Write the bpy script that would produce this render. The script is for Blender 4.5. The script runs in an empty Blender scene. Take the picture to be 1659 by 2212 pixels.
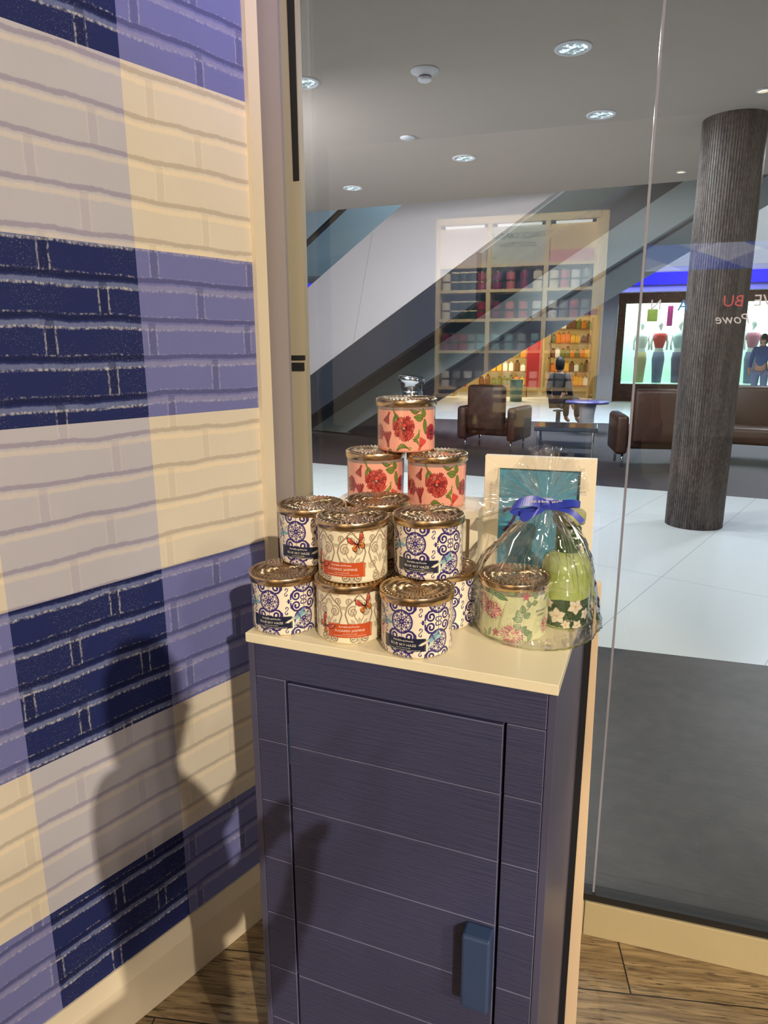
import bpy, bmesh, math, random
import numpy as np
from mathutils import Vector, Matrix
PI = math.pi
R = random.Random(7)
scn = bpy.context.scene
COL = scn.collection

# ------------------------------------------------------------------ camera
cam_d = bpy.data.cameras.new('camera'); cam = bpy.data.objects.new('camera', cam_d); COL.objects.link(cam)
cam_d.sensor_fit = 'HORIZONTAL'; cam_d.sensor_width = 36.0; cam_d.lens = 36.0 * 1480.0 / 1659.0
cam_d.clip_start = 0.02; cam_d.clip_end = 200
pitch, roll, yaw = math.radians(13.3675), math.radians(0.175), math.radians(16.899)
cam.matrix_world = Matrix.Translation((0, 0, 1.40)) @ Matrix.Rotation(yaw, 4, 'Z') @ Matrix.Rotation(PI/2 - pitch, 4, 'X') @ Matrix.Rotation(-roll, 4, 'Z')
scn.camera = cam

# ------------------------------------------------------------------ world, exposure
w = bpy.data.worlds.new('world'); scn.world = w; w.use_nodes = True
bg = w.node_tree.nodes['Background']; bg.inputs[0].default_value = (0.62, 0.66, 0.78, 1); bg.inputs[1].default_value = 0.10
vs = scn.view_settings
vs.view_transform = 'Standard'; vs.look = 'None'; vs.exposure = 0.0; vs.gamma = 1.0; vs.use_curve_mapping = False
scn.cycles.use_denoising = True
scn.cycles.transparent_max_bounces = 32
scn.cycles.max_bounces = 8
scn.cycles.sample_clamp_indirect = 6.0

# ------------------------------------------------------------------ lights
def lamp(name, kind, loc, power, color, size=0.05, target=None, angle=None, blend=0.3, sizey=None):
    d = bpy.data.lights.new(name, kind); o = bpy.data.objects.new(name, d); COL.objects.link(o)
    o.location = loc; d.energy = power; d.color = color
    if kind == 'AREA':
        d.size = size
        if sizey: d.shape = 'RECTANGLE'; d.size_y = sizey
        else: d.shape = 'DISK'
    else: d.shadow_soft_size = size
    if kind == 'SPOT': d.spot_size = math.radians(angle or 60); d.spot_blend = blend
    if target is not None:
        o.rotation_euler = (Vector(target) - Vector(loc)).to_track_quat('-Z', 'Y').to_euler()
    return o
WARM = (1.0, 0.86, 0.67); WARM2 = (1.0, 0.86, 0.66)
lamp('store_spot_near', 'SPOT', (4.15, -6.0, 4.6), 2650, WARM, 0.045, (-0.70, 1.05, 0.85), 27)
lamp('store_spot_far', 'SPOT', (4.65, -8.2, 4.45), 560, WARM, 0.05, (-0.60, 1.20, 0.95), 24)
lamp('store_spot_side', 'SPOT', (2.3, -0.9, 3.15), 45, WARM, 0.05, (-0.16, 1.0, 1.05), 14)
lamp('store_spot_over', 'SPOT', (1.0, 0.35, 3.15), 46, WARM, 0.05, (-0.10, 0.97, 0.98), 20)
lamp('store_spot_floor', 'SPOT', (3.6, -2.4, 3.15), 480, WARM, 0.05, (0.25, 0.75, 0), 17, 0.15)
lamp('store_fill', 'AREA', (4.6, -1.4, 4.5), 30, WARM2, 1.8, (1.6, -1.0, 0))
lamp('store_violet', 'SPOT', (1.0, 0.1, 2.9), 95, (0.34, 0.32, 1.0), 0.10, (-0.62, 1.42, 2.40), 36, 0.9)
lamp('store_shelf_wash', 'AREA', (-1.0, -5.2, 3.15), 340, (1.0, 0.90, 0.76), 1.2, (-1.1, -7.0, 1.7), sizey=0.4)
for i, (x, y, p) in enumerate([(-0.233, 4.349, 22), (-0.08, 5.542, 26), (-1.202, 6.367, 28), (-2.488, 7.144, 28), (-1.84, 4.371, 22),
                               (3.6, 5.6, 40), (1.6, 6.8, 28), (-4.2, 5.2, 34)]):
    lamp('mall_downlight', 'AREA', (x, y, 2.955), p, (0.93, 0.97, 1.0), 0.14, (x, y, 0))
lamp('atrium_fill', 'AREA', (-1.5, 12.5, 5.6), 900, (0.78, 0.90, 1.0), 5.0, (-1.5, 12.5, 0))  # this and the next: unseen area lights added to brighten the atrium
lamp('atrium_fill', 'AREA', (4.5, 13.5, 5.6), 500, (0.80, 0.90, 1.0), 4.0, (4.5, 13.5, 0))
lamp('atrium_wall_wash', 'AREA', (-3.2, 4.4, 2.9), 150, (0.95, 0.93, 1.0), 1.6, (-2.6, 9.2, 2.2))
lamp('far_shop_light', 'AREA', (-2.4, 20.6, 2.9), 420, (1.0, 0.84, 0.55), 3.2, (-1.8, 21.6, 0))
lamp('far_window_light', 'AREA', (1.5, 20.7, 2.75), 110, (0.82, 1.0, 0.95), 1.4, (1.5, 20.7, 0))
lamp('far_window_light', 'AREA', (4.4, 20.7, 2.75), 110, (0.9, 1.0, 1.0), 1.6, (4.4, 20.7, 0))

# ------------------------------------------------------------------ node helpers
def new_mat(name):
    m = bpy.data.materials.new(name); m.use_nodes = True; nt = m.node_tree; nt.nodes.clear()
    out = nt.nodes.new('ShaderNodeOutputMaterial'); return m, nt, out
class NT:
    def __init__(s, nt): s.nt = nt
    def put(s, sock, v):
        if v is None: return
        if isinstance(v, bpy.types.NodeSocket): s.nt.links.new(v, sock)
        elif isinstance(v, (tuple, list)) and sock.type == 'RGBA' and len(v) == 3: sock.default_value = (*v, 1)
        else: sock.default_value = v
    def m(s, op, a, b=None, c=None, clamp=False):
        n = s.nt.nodes.new('ShaderNodeMath'); n.operation = op; n.use_clamp = clamp
        for i, v in enumerate((a, b, c)): s.put(n.inputs[i], v)
        return n.outputs[0]
    def mix(s, f, a, b, mode='MIX'):
        n = s.nt.nodes.new('ShaderNodeMix'); n.data_type = 'RGBA'; n.blend_type = mode
        s.put(n.inputs[0], f); s.put(n.inputs[6], a); s.put(n.inputs[7], b); return n.outputs[2]
    def coord(s, scale=(1, 1, 1), rot=(0, 0, 0), loc=(0, 0, 0)):
        t = s.nt.nodes.new('ShaderNodeTexCoord'); mp = s.nt.nodes.new('ShaderNodeMapping')
        mp.inputs['Scale'].default_value = scale; mp.inputs['Rotation'].default_value = rot; mp.inputs['Location'].default_value = loc
        s.nt.links.new(t.outputs['Object'], mp.inputs[0]); return mp.outputs[0]
    def sep(s, v):
        n = s.nt.nodes.new('ShaderNodeSeparateXYZ'); s.put(n.inputs[0], v); return n.outputs
    def comb(s, x, y, z):
        n = s.nt.nodes.new('ShaderNodeCombineXYZ')
        for i, v in enumerate((x, y, z)): s.put(n.inputs[i], v)
        return n.outputs[0]
    def noise(s, v, scale, detail=3, rough=.5, dist=0):
        n = s.nt.nodes.new('ShaderNodeTexNoise'); s.put(n.inputs['Vector'], v)
        n.inputs['Scale'].default_value = scale; n.inputs['Detail'].default_value = detail
        n.inputs['Roughness'].default_value = rough; n.inputs['Distortion'].default_value = dist
        return n.outputs[0]
    def white(s, v):
        n = s.nt.nodes.new('ShaderNodeTexWhiteNoise'); s.put(n.inputs['Vector'], v); return n.outputs[0]
    def ramp(s, f, a, b):   # smooth step
        n = s.nt.nodes.new('ShaderNodeMapRange'); n.interpolation_type = 'SMOOTHSTEP'
        s.put(n.inputs[0], f); s.put(n.inputs[1], a); s.put(n.inputs[2], b); return n.outputs[0]
    def bsdf(s, out, **k):
        n = s.nt.nodes.new('ShaderNodeBsdfPrincipled')
        for kk, v in k.items(): s.put(n.inputs[kk.replace('_', ' ')], v)
        s.nt.links.new(n.outputs[0], out.inputs[0]); return n
    def bump(s, b, h, strength=.3, dist=.002):
        n = s.nt.nodes.new('ShaderNodeBump'); n.inputs['Strength'].default_value = strength; n.inputs['Distance'].default_value = dist
        s.put(n.inputs['Height'], h); s.nt.links.new(n.outputs[0], b.inputs['Normal'])
def lin(r, g, b):
    f = lambda c: ((c/255 + .055)/1.055)**2.4 if c/255 > .04045 else c/255/12.92
    return (f(r), f(g), f(b))
MATS = {}
def pm(name, col, rough=.5, metal=0, var=.08, scale=6, bump=0, coat=0, spec=.5, stretch=(1, 1, 1)):
    """plain painted / metal / cloth material with a light procedural mottling"""
    if name in MATS: return MATS[name]
    m, nt, out = new_mat(name); n = NT(nt); v = n.coord(stretch)
    nz = n.noise(v, scale, 4)
    c = n.mix(nz, tuple(x*(1-var) for x in col), tuple(min(1, x*(1+var)) for x in col))
    b = n.bsdf(out, Base_Color=c, Roughness=rough, Metallic=metal, Coat_Weight=coat, Specular_IOR_Level=spec)
    if bump: n.bump(b, n.noise(v, scale*8, 3), bump, .001)
    MATS[name] = m; return m
def em(name, col, strength):
    if name in MATS: return MATS[name]
    m, nt, out = new_mat(name); n = NT(nt); e = nt.nodes.new('ShaderNodeEmission')
    n.put(e.inputs[0], n.mix(n.noise(n.coord(), 3), tuple(x*.96 for x in col), col)); e.inputs[1].default_value = strength
    nt.links.new(e.outputs[0], out.inputs[0]); MATS[name] = m; return m

def thin_clear(name, tint, base, gain, rough, haze=0):
    m, nt, out = new_mat(name); n = NT(nt)
    lw = nt.nodes.new('ShaderNodeLayerWeight'); lw.inputs[0].default_value = .5
    f = n.m('ADD', n.m('MULTIPLY', n.m('ADD', .04, n.m('MULTIPLY', n.m('POWER', lw.outputs['Facing'], 5), .96)), gain), base, clamp=True)
    tr = nt.nodes.new('ShaderNodeBsdfTransparent'); tr.inputs[0].default_value = (*tint, 1)
    gl = nt.nodes.new('ShaderNodeBsdfGlossy'); gl.inputs['Roughness'].default_value = rough
    mx = nt.nodes.new('ShaderNodeMixShader'); nt.links.new(f, mx.inputs[0])
    src = tr.outputs[0]
    if haze:
        df = nt.nodes.new('ShaderNodeBsdfDiffuse'); df.inputs[0].default_value = (.9, .9, .88, 1); m2 = nt.nodes.new('ShaderNodeMixShader')
        n.put(m2.inputs[0], n.m('MULTIPLY', n.ramp(n.noise(n.coord(), 45, 4, .65), .45, .75), haze)); nt.links.new(tr.outputs[0], m2.inputs[1]); nt.links.new(df.outputs[0], m2.inputs[2]); src = m2.outputs[0]
    nt.links.new(src, mx.inputs[1]); nt.links.new(gl.outputs[0], mx.inputs[2]); nt.links.new(mx.outputs[0], out.inputs[0])
    MATS[name] = m; return m
M_GLASS = thin_clear('window_glass', (0.975, 0.99, 0.985), 0.0, 1.0, 0.0)
M_CELLO = thin_clear('cellophane', (0.985, 0.985, 0.985), 0.05, 1.7, 0.06, .12)
M_CREAM = pm('cream_laminate', lin(232, 222, 190), .35, var=.02, coat=.2)
M_TRIM = pm('cream_trim', lin(222, 208, 182), .45, var=.03)
M_WHITEFR = pm('white_frame', lin(236, 224, 198), .42, var=.02)
M_NAVY = pm('navy_dark', lin(48, 48, 72), .45, var=.05)
M_BLACK = pm('black_rubber', (0.006, 0.006, 0.007), .6)
M_STEEL = pm('brushed_steel', (.52, .52, .55), .28, 1, var=.1, scale=30, stretch=(1, 1, .05))
M_CHROME = pm('chrome', (.75, .76, .78), .12, 1, var=.03)
M_ALU = pm('champagne_rail', lin(205, 190, 150), .32, .35, var=.05, scale=9)
M_GREYW = pm('grey_paint', lin(170, 165, 165), .55, var=.03)
M_DARK = pm('charcoal', lin(50, 52, 62), .5)
M_GOLD = pm('gold_metal', (0.66, 0.49, 0.30), .23, 1, var=.04, scale=40)
M_LEATHER = pm('brown_leather', lin(70, 45, 34), .42, var=.25, scale=9, bump=.3)
M_SKIN = pm('skin', lin(190, 140, 115), .5)
M_HAIR = pm('black_hair', lin(25, 20, 20), .5)

# ------------------------------------------------------------------ mesh helpers
def obj(name, bm, mat=None, parent=None, smooth=False, loc=None, rz=0):
    me = bpy.data.meshes.new(name)
    if isinstance(bm, bmesh.types.BMesh):
        bmesh.ops.recalc_face_normals(bm, faces=bm.faces); bm.to_mesh(me); bm.free()
    else: me = bm
    for mm in (mat if isinstance(mat, (list, tuple)) else [mat]):
        if mm and len(me.materials) < 8 and not isinstance(bm, bpy.types.Mesh): me.materials.append(mm)
    if smooth: me.polygons.foreach_set('use_smooth', [True]*len(me.polygons))
    o = bpy.data.objects.new(name, me); COL.objects.link(o)
    if parent: o.parent = parent
    if loc is not None: o.location = loc
    if rz: o.rotation_euler = (0, 0, rz)
    return o
def thing(name, label, cat, loc=(0, 0, 0), rz=0, group=None):
    o = bpy.data.objects.new(name, None); COL.objects.link(o); o.empty_display_size = .05
    o.location = loc; o.rotation_euler = (0, 0, rz); tag(o, label, cat, group); return o
def tag(o, label, cat, group=None):
    o['label'] = label; o['category'] = cat
    if group: o['group'] = group
    return o
def struct(o): o['kind'] = 'structure'; return o
def dup(root, loc=None, rz=None, label=None):
    r = root.copy(); COL.objects.link(r)
    if loc is not None: r.location = loc
    if rz is not None: r.rotation_euler = (0, 0, rz)
    if label: r['label'] = label
    for ch in list(root.children):
        c = ch.copy(); COL.objects.link(c); c.parent = r
        for g in ch.children:
            d = g.copy(); COL.objects.link(d); d.parent = c
    return r
def box(bm, x0, x1, y0, y1, z0, z1, bev=0, mi=0, seg=2, bmi=None):
    vs_ = [bm.verts.new(p) for p in ((x0, y0, z0), (x1, y0, z0), (x1, y1, z0), (x0, y1, z0), (x0, y0, z1), (x1, y0, z1), (x1, y1, z1), (x0, y1, z1))]
    fs = [bm.faces.new([vs_[i] for i in q]) for q in ((3, 2, 1, 0), (4, 5, 6, 7), (0, 1, 5, 4), (1, 2, 6, 5), (2, 3, 7, 6), (3, 0, 4, 7))]
    for f in fs: f.material_index = mi
    if bev:
        es = list({e for f in fs for e in f.edges})
        r = bmesh.ops.bevel(bm, geom=es, offset=bev, segments=seg, affect='EDGES', profile=.5)
        for f in r['faces']: f.material_index = mi if bmi is None else bmi
    return bm
def B(*a, **k): return box(bmesh.new(), *a, **k)
def prism(pts, y0, y1, bm=None, mi=0):
    """polygon in XZ pushed along Y"""
    bm = bm or bmesh.new()
    a = [bm.verts.new((x, y0, z)) for x, z in pts]; b = [bm.verts.new((x, y1, z)) for x, z in pts]
    fs = [bm.faces.new(a), bm.faces.new(b[::-1])]
    n = len(pts)
    for i in range(n): fs.append(bm.faces.new((a[i], b[i], b[(i+1) % n], a[(i+1) % n])))
    for f in fs: f.material_index = mi
    return bm
def lathe(prof, seg=48, bm=None, cx=0, cy=0, sx=1, sy=1, mi=0, cap=True):
    bm = bm or bmesh.new(); rings = []
    for r, z in prof:
        if r < 1e-6: rings.append([bm.verts.new((cx, cy, z))])
        else: rings.append([bm.verts.new((cx + r*sx*math.cos(2*PI*i/seg), cy + r*sy*math.sin(2*PI*i/seg), z)) for i in range(seg)])
    for a, b in zip(rings, rings[1:]):
        for i in range(seg):
            j = (i+1) % seg
            q = [a[i % len(a)], a[j % len(a)], b[j % len(b)], b[i % len(b)]]
            u = []
            for v in q:
                if v not in u: u.append(v)
            if len(u) > 2:
                f = bm.faces.new(u); f.material_index = mi
    if cap:
        for rg in (rings[0], rings[-1]):
            if len(rg) > 2:
                f = bm.faces.new(rg); f.material_index = mi
    return bm
def tube(bm, pts, r, seg=8, mi=0):
    pts = [Vector(p) for p in pts]; rr = r if isinstance(r, (list, tuple)) else [r]*len(pts)
    prev = None; up = Vector((0, 0, 1))
    for i, p in enumerate(pts):
        t = (pts[min(i+1, len(pts)-1)] - pts[max(i-1, 0)]).normalized()
        a = t.cross(up)
        if a.length < 1e-3: a = t.cross(Vector((1, 0, 0)))
        a.normalize(); b = t.cross(a)
        ring = [bm.verts.new(p + (a*math.cos(2*PI*k/seg) + b*math.sin(2*PI*k/seg))*rr[i]) for k in range(seg)]
        if prev:
            for k in range(seg):
                f = bm.faces.new((prev[k], prev[(k+1) % seg], ring[(k+1) % seg], ring[k])); f.material_index = mi
        else: bm.faces.new(ring[::-1])
        prev = ring
    bm.faces.new(prev); return bm
def strip(pts, wdirs, width, thick=.0006, bm=None):
    """ribbon: centre line, per-point width direction"""
    bm = bm or bmesh.new(); L = []
    pts = [Vector(p) for p in pts]
    for i, p in enumerate(pts):
        t = (pts[min(i+1, len(pts)-1)] - pts[max(i-1, 0)]).normalized(); wd = Vector(wdirs[i]).normalized()
        nn = t.cross(wd).normalized()*thick/2; ww = wd*width/2*(1 if not callable(width) else 1)
        L.append([bm.verts.new(p+ww+nn), bm.verts.new(p-ww+nn), bm.verts.new(p-ww-nn), bm.verts.new(p+ww-nn)])
    for a, b in zip(L, L[1:]):
        for k in range(4): bm.faces.new((a[k], a[(k+1) % 4], b[(k+1) % 4], b[k]))
    bm.faces.new(L[0][::-1]); bm.faces.new(L[-1]); return bm
def text_mesh(s, size, extr=.0003, align='CENTER', shear=0, res=2):
    c = bpy.data.curves.new('t', 'FONT'); c.body = s; c.size = size; c.extrude = extr; c.align_x = align; c.shear = shear; c.resolution_u = res
    o = bpy.data.objects.new('t', c); COL.objects.link(o)
    dg = bpy.context.evaluated_depsgraph_get(); me = bpy.data.meshes.new_from_object(o.evaluated_get(dg))
    bpy.data.objects.remove(o); return me
def place_text(s, size, M, name, mat, parent, sx=1, **k):
    me = text_mesh(s, size, **k); me.transform(M @ Matrix.Diagonal((sx, 1, 1, 1))); me.materials.clear(); me.materials.append(mat)
    o = bpy.data.objects.new(name, me); COL.objects.link(o); o.parent = parent; return o
def wrap_text(lines, rad, name, mat, parent):
    """lines: (text, size m, x arc m, z m, sx, shear) wrapped round a jar whose front is -Y"""
    bm = bmesh.new()
    for s, size, x, z, sx, sh in lines:
        me = text_mesh(s, size, .0, shear=sh)
        me.transform(Matrix.Translation((x, z*1.09 if rad > .045 else z, 0)) @ Matrix.Diagonal((sx, 1, 1, 1))); bm.from_mesh(me)
    for v in bm.verts:
        a = -PI/2 + v.co.x/rad; z = v.co.y; v.co = Vector((rad*math.cos(a), rad*math.sin(a), z))
    me = bpy.data.meshes.new(name); bm.to_mesh(me); bm.free(); me.materials.append(mat)
    o = bpy.data.objects.new(name, me); COL.objects.link(o); o.parent = parent; return o
def quad_grid_mesh(name, P, closed_u, colors=None, mat=None, smooth=True):
    """P (rows, cols, 3) numpy"""
    h, wd = P.shape[:2]; me = bpy.data.meshes.new(name)
    me.vertices.add(h*wd); me.vertices.foreach_set('co', P.reshape(-1).astype(np.float32))
    cu = wd if closed_u else wd-1
    ii, jj = np.meshgrid(np.arange(h-1), np.arange(cu), indexing='ij'); j2 = (jj+1) % wd
    q = np.stack([ii*wd+jj, ii*wd+j2, (ii+1)*wd+j2, (ii+1)*wd+jj], -1).reshape(-1, 4).astype(np.int32)
    me.loops.add(q.size); me.polygons.add(len(q))
    me.loops.foreach_set('vertex_index', q.reshape(-1)); me.polygons.foreach_set('loop_start', np.arange(len(q), dtype=np.int32)*4)
    me.update(calc_edges=True); me.validate()
    if smooth: me.polygons.foreach_set('use_smooth', np.ones(len(me.polygons), bool))
    if colors is not None:
        a = me.color_attributes.new('paint', 'FLOAT_COLOR', 'POINT')
        c = np.ones((h*wd, 4), np.float32); c[:, :3] = colors.reshape(-1, 3); a.data.foreach_set('color', c.reshape(-1))
    if mat: me.materials.append(mat)
    return me
def paint_mat(name, rough=.25, coat=.6):
    m, nt, out = new_mat(name); n = NT(nt); a = nt.nodes.new('ShaderNodeAttribute'); a.attribute_name = 'paint'
    c = n.mix(n.noise(n.coord(), 60, 3), n.mix(1.0, a.outputs[0], (.97, .97, .97), 'MULTIPLY'), a.outputs[0])
    n.bsdf(out, Base_Color=c, Roughness=rough, Coat_Weight=coat, Coat_Roughness=.06); MATS[name] = m; return m

# ------------------------------------------------------------------ canvas for printed patterns (millimetres)
class Canvas:
    def __init__(s, wmm, hmm, W, H, bgcol, wrap=True):
        s.w, s.h, s.W, s.H = wmm, hmm, W, H; s.kx, s.ky = W/wmm, H/hmm; s.wrap = wrap
        s.a = np.ones((H, W, 3), np.float32)*np.array(bgcol, np.float32)
        s.aa = .5/s.kx
    def _win(s, x0, x1, y0, y1):
        i0 = max(0, int(math.floor(x0*s.kx))-1); i1 = min(s.W, int(math.ceil(x1*s.kx))+2)
        j0 = max(0, int(math.floor(y0*s.ky))-1); j1 = min(s.H, int(math.ceil(y1*s.ky))+2)
        if i1 <= i0 or j1 <= j0: return None
        X, Y = np.meshgrid((np.arange(i0, i1)+.5)/s.kx, (np.arange(j0, j1)+.5)/s.ky); return (slice(j0, j1), slice(i0, i1)), X, Y
    def _offs(s, x0, x1):
        if not s.wrap: return (0,)
        return [d for d in (0, s.w, -s.w) if x1+d > 0 and x0+d < s.w]
    def _put(s, sl, m, col):
        s.a[sl] = s.a[sl]*(1-m[..., None]) + np.array(col, np.float32)*m[..., None]
    def disc(s, cx, cy, r, col, ri=0, op=1):
        for d in s._offs(cx-r, cx+r):
            w_ = s._win(cx+d-r-.5, cx+d+r+.5, cy-r-.5, cy+r+.5)
            if not w_: continue
            sl, X, Y = w_; D = np.hypot(X-cx-d, Y-cy); m = np.clip((r-D)/s.aa*.5+.5, 0, 1)
            if ri: m *= np.clip((D-ri)/s.aa*.5+.5, 0, 1)
            s._put(sl, m*op, col)
    def line(s, pts, w0, col, w1=None):
        w1 = w0 if w1 is None else w1; n = len(pts)-1
        for i in range(n):
            (ax, ay), (bx, by) = pts[i], pts[i+1]; wa = (w0+(w1-w0)*i/n)/2; wb = (w0+(w1-w0)*(i+1)/n)/2; wm = max(wa, wb)+.4
            for d in s._offs(min(ax, bx)-wm, max(ax, bx)+wm):
                w_ = s._win(min(ax, bx)+d-wm, max(ax, bx)+d+wm, min(ay, by)-wm, max(ay, by)+wm)
                if not w_: continue
                sl, X, Y = w_; dx, dy = bx-ax, by-ay; L = dx*dx+dy*dy or 1e-9
                t = np.clip(((X-ax-d)*dx+(Y-ay)*dy)/L, 0, 1)
                D = np.hypot(X-ax-d-t*dx, Y-ay-t*dy); s._put(sl, np.clip((wa+(wb-wa)*t-D)/s.aa*.5+.5, 0, 1), col)
    def poly(s, pts, col, edge=None, ew=.4):
        xs = [p[0] for p in pts]; ys = [p[1] for p in pts]
        for d in s._offs(min(xs), max(xs)):
            w_ = s._win(min(xs)+d, max(xs)+d, min(ys), max(ys))
            if not w_: continue
            sl, X, Y = w_; ins = np.zeros(X.shape, bool)
            for i in range(len(pts)):
                x1, y1 = pts[i]; x2, y2 = pts[(i+1) % len(pts)]; x1 += d; x2 += d
                if y1 == y2: continue
                ins ^= ((y1 > Y) != (y2 > Y)) & (X < (x2-x1)*(Y-y1)/(y2-y1)+x1)
            s._put(sl, ins.astype(np.float32), col)
        if edge is not None: s.line(list(pts)+[pts[0]], ew, edge)
    def spiral(s, cx, cy, r, a0, turns, sgn, w0, w1, col, rend=.15):
        n = int(16*abs(turns))+4
        P = [(cx+(r*(1-(1-rend)*k/n))*math.cos(a0+sgn*2*PI*turns*k/n), cy+(r*(1-(1-rend)*k/n))*math.sin(a0+sgn*2*PI*turns*k/n)) for k in range(n+1)]
        s.line(P, w0, col, w1); s.disc(P[-1][0], P[-1][1], w0*.8, col)
    def leaf(s, x, y, a, L, wd, col, edge, vein=True, ser=0):
        n = 12; P = []
        for sg in (1, -1):
            rng = range(n+1) if sg == 1 else range(n, -1, -1)
            for k in rng:
                t = k/n; q = wd/2*math.sin(PI*t**.8)*sg*(1+ser*(k % 2))
                P.append((x+L*t*math.cos(a)-q*math.sin(a), y+L*t*math.sin(a)+q*math.cos(a)))
        s.poly(P, col, edge, .45)
        if vein: s.line([(x, y), (x+L*.92*math.cos(a), y+L*.92*math.sin(a))], .4, edge)
    def lin(s):
        c = s.a; return np.where(c > .04045, ((c+.055)/1.055)**2.4, c/12.92)
def c8(r, g, b): return (r/255, g/255, b/255)

CW, CH = 1240, 290; RB = .0500; HB = .0780; WMM = 2*PI*RB*1000; HC_MM = 71.5
def blue_canvas():
    c = Canvas(WMM, HC_MM, CW, CH, c8(240, 228, 205)); N = c8(58, 48, 112); N2 = c8(88, 78, 150)
    per = WMM/3
    def wheel(x, y):
        c.disc(x, y, 15.8, N, 13.5); c.disc(x, y, 13.0, N2, 12.4)
        for k in range(8):
            a = k*PI/4
            c.line([(x+2.5*math.cos(a), y+2.5*math.sin(a)), (x+13*math.cos(a), y+13*math.sin(a))], 1.3, N)
            c.line([(x+10*math.cos(a+.16), y+10*math.sin(a+.16)), (x+8.8*math.cos(a), y+8.8*math.sin(a)), (x+10*math.cos(a-.16), y+10*math.sin(a-.16))], 1.2, N)
            a += PI/8; c.disc(x+10*math.cos(a), y+10*math.sin(a), 2.6, N, 1.9)
            c.line([(x+4.6*math.cos(a-.3), y+4.6*math.sin(a-.3)), (x+7.8*math.cos(a), y+7.8*math.sin(a)), (x+4.6*math.cos(a+.3), y+4.6*math.sin(a+.3))], .8, N)
        c.disc(x, y, 3.8, N); c.disc(x, y, 1.2, c8(240, 228, 205))
        c.line([(x, y-15), (x, y+15)], .8, N)
    def cluster(x, y):
        for sx in (1, -1):
            for sy in (1, -1):
                a0 = math.atan2(-sy*.2, -sx) ; sg = 1 if sx*sy > 0 else -1
                c.spiral(x+sx*11.5, y+sy*7.0, 7.2, math.atan2(sy, -sx*.2), 1.35, -sg, 2.0, 2.8, N, .28)
                c.line([(x+sx*4, y+sy*13), (x+sx*9, y+sy*14.8), (x+sx*15, y+sy*13.6), (x+sx*19.5, y+sy*9), (x+sx*20, y+sy*3)], 2.3, N)
                c.disc(x+sx*2.3, y+sy*3.2, 3.1, N)
        for sx in (1, -1):
            for sy in (1, -1): c.disc(x+sx*1.9, y+sy*3.0, 1.9, c8(240, 228, 205))
        c.line([(x, y-14), (x, y+14)], .8, N)
        for sx in (1, -1): c.disc(x+sx*23, y+1.5, 1.6, N); c.disc(x+sx*23, y-1.5, 1.6, N); c.line([(x+sx*19, y), (x+sx*26, y)], .9, N)
    for row, y in enumerate((-3, 23, 49, 75)):
        for k in range(3):
            xo = -22.0 + k*per
            a, b = (xo, xo+per/2) if row % 2 == 0 else (xo+per/2, xo)
            wheel(a, y); cluster(b, y)
    # small S scrolls in the gaps
    for row, y in enumerate((10, 36, 62)):
        for k in range(6):
            x = -22+per/4+k*per/2
            c.spiral(x, y+3.4, 2.8, -PI/2, .8, 1, .9, 1.3, N, .4); c.spiral(x, y-3.4, 2.8, PI/2, .8, 1, .9, 1.3, N, .4)
    def dragonfly(x, y, a, sc=1.0):
        T = [c8(170, 205, 205), c8(120, 170, 190), c8(222, 226, 205), c8(140, 190, 200)]
        for k, (da, L, wd) in enumerate(((1.1, 15, 4.2), (1.9, 13, 4.6), (-1.15, 16, 4.4), (-1.9, 13, 4.6))):
            c.leaf(x, y, a+da, L*sc, wd*sc, T[k], c8(70, 110, 140), True)
        c.line([(x-4*sc*math.cos(a), y-4*sc*math.sin(a)), (x+19*sc*math.cos(a), y+19*sc*math.sin(a))], 1.7*sc, c8(70, 90, 130), .8)
        c.disc(x-4.5*sc*math.cos(a), y-4.5*sc*math.sin(a), 1.4*sc, c8(60, 110, 130))
    c.poly([(-52, 11), (12, 11), (12, 28), (-52, 28)], c8(34, 40, 62))
    for xx in np.arange(-51, 11, 1.2): pass
    for x in (-50.8, 10.6):
        for y in np.arange(12, 27.5, 1.4): c.line([(x, y), (x, y+.7)], .4, c8(170, 170, 165))
    dragonfly(23, 27, -.95, 1.05); dragonfly(-49, 45, 1.9, 1.0)
    dragonfly(95, 40, -.5, 1.0); dragonfly(130, 30, 2.2, 1.0)
    c.poly([(1, 19), (5, 22), (12, 25), (18, 27), (13, 22), (6, 18.5)], c8(226, 218, 190), c8(120, 110, 120), .3)
    return c
def butterfly(c, x, y, a, sc):
    K = c8(35, 22, 25); ca, sa = math.cos(a), math.sin(a)
    def T(P): return [(x+(p[0]*ca-p[1]*sa)*sc, y+(p[0]*sa+p[1]*ca)*sc) for p in P]
    for sg in (1, -1):
        up = [(0, 0), (sg*3, 5), (sg*7, 12), (sg*10, 15), (sg*12, 13), (sg*12, 8), (sg*9, 3), (sg*3, 0)]
        lo = [(0, 0), (sg*5, .5), (sg*9, -1), (sg*9.5, -5), (sg*6, -9), (sg*2.5, -6), (0, -2)]
        c.poly(T(up), K); c.poly(T([(sg*(.8+p*.85) if 0 else p0*.86+sg*.4, p1*.84+.6) for p0, p1 in up for p in (0,)]), c8(222, 96, 72))
        c.poly(T(lo), K); c.poly(T([(p0*.84+sg*.5, p1*.82-.2) for p0, p1 in lo]), c8(236, 140, 66))
        for t in (.25, .5, .75):
            c.line(T([(sg*.6, .4), (sg*(6+5*t), 13-9*t)]), .7*sc, K); c.line(T([(sg*.6, -.3), (sg*(9-5*t), -2-6*t)]), .6*sc, K)
        for p in ((10, 13.4), (11, 10.5), (9, 12)): c.disc(*T([(sg*p[0], p[1])])[0], .45*sc, c8(235, 225, 215))
    c.line(T([(0, -5), (0, 5)]), 1.5*sc, K, 1.0)
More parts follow.
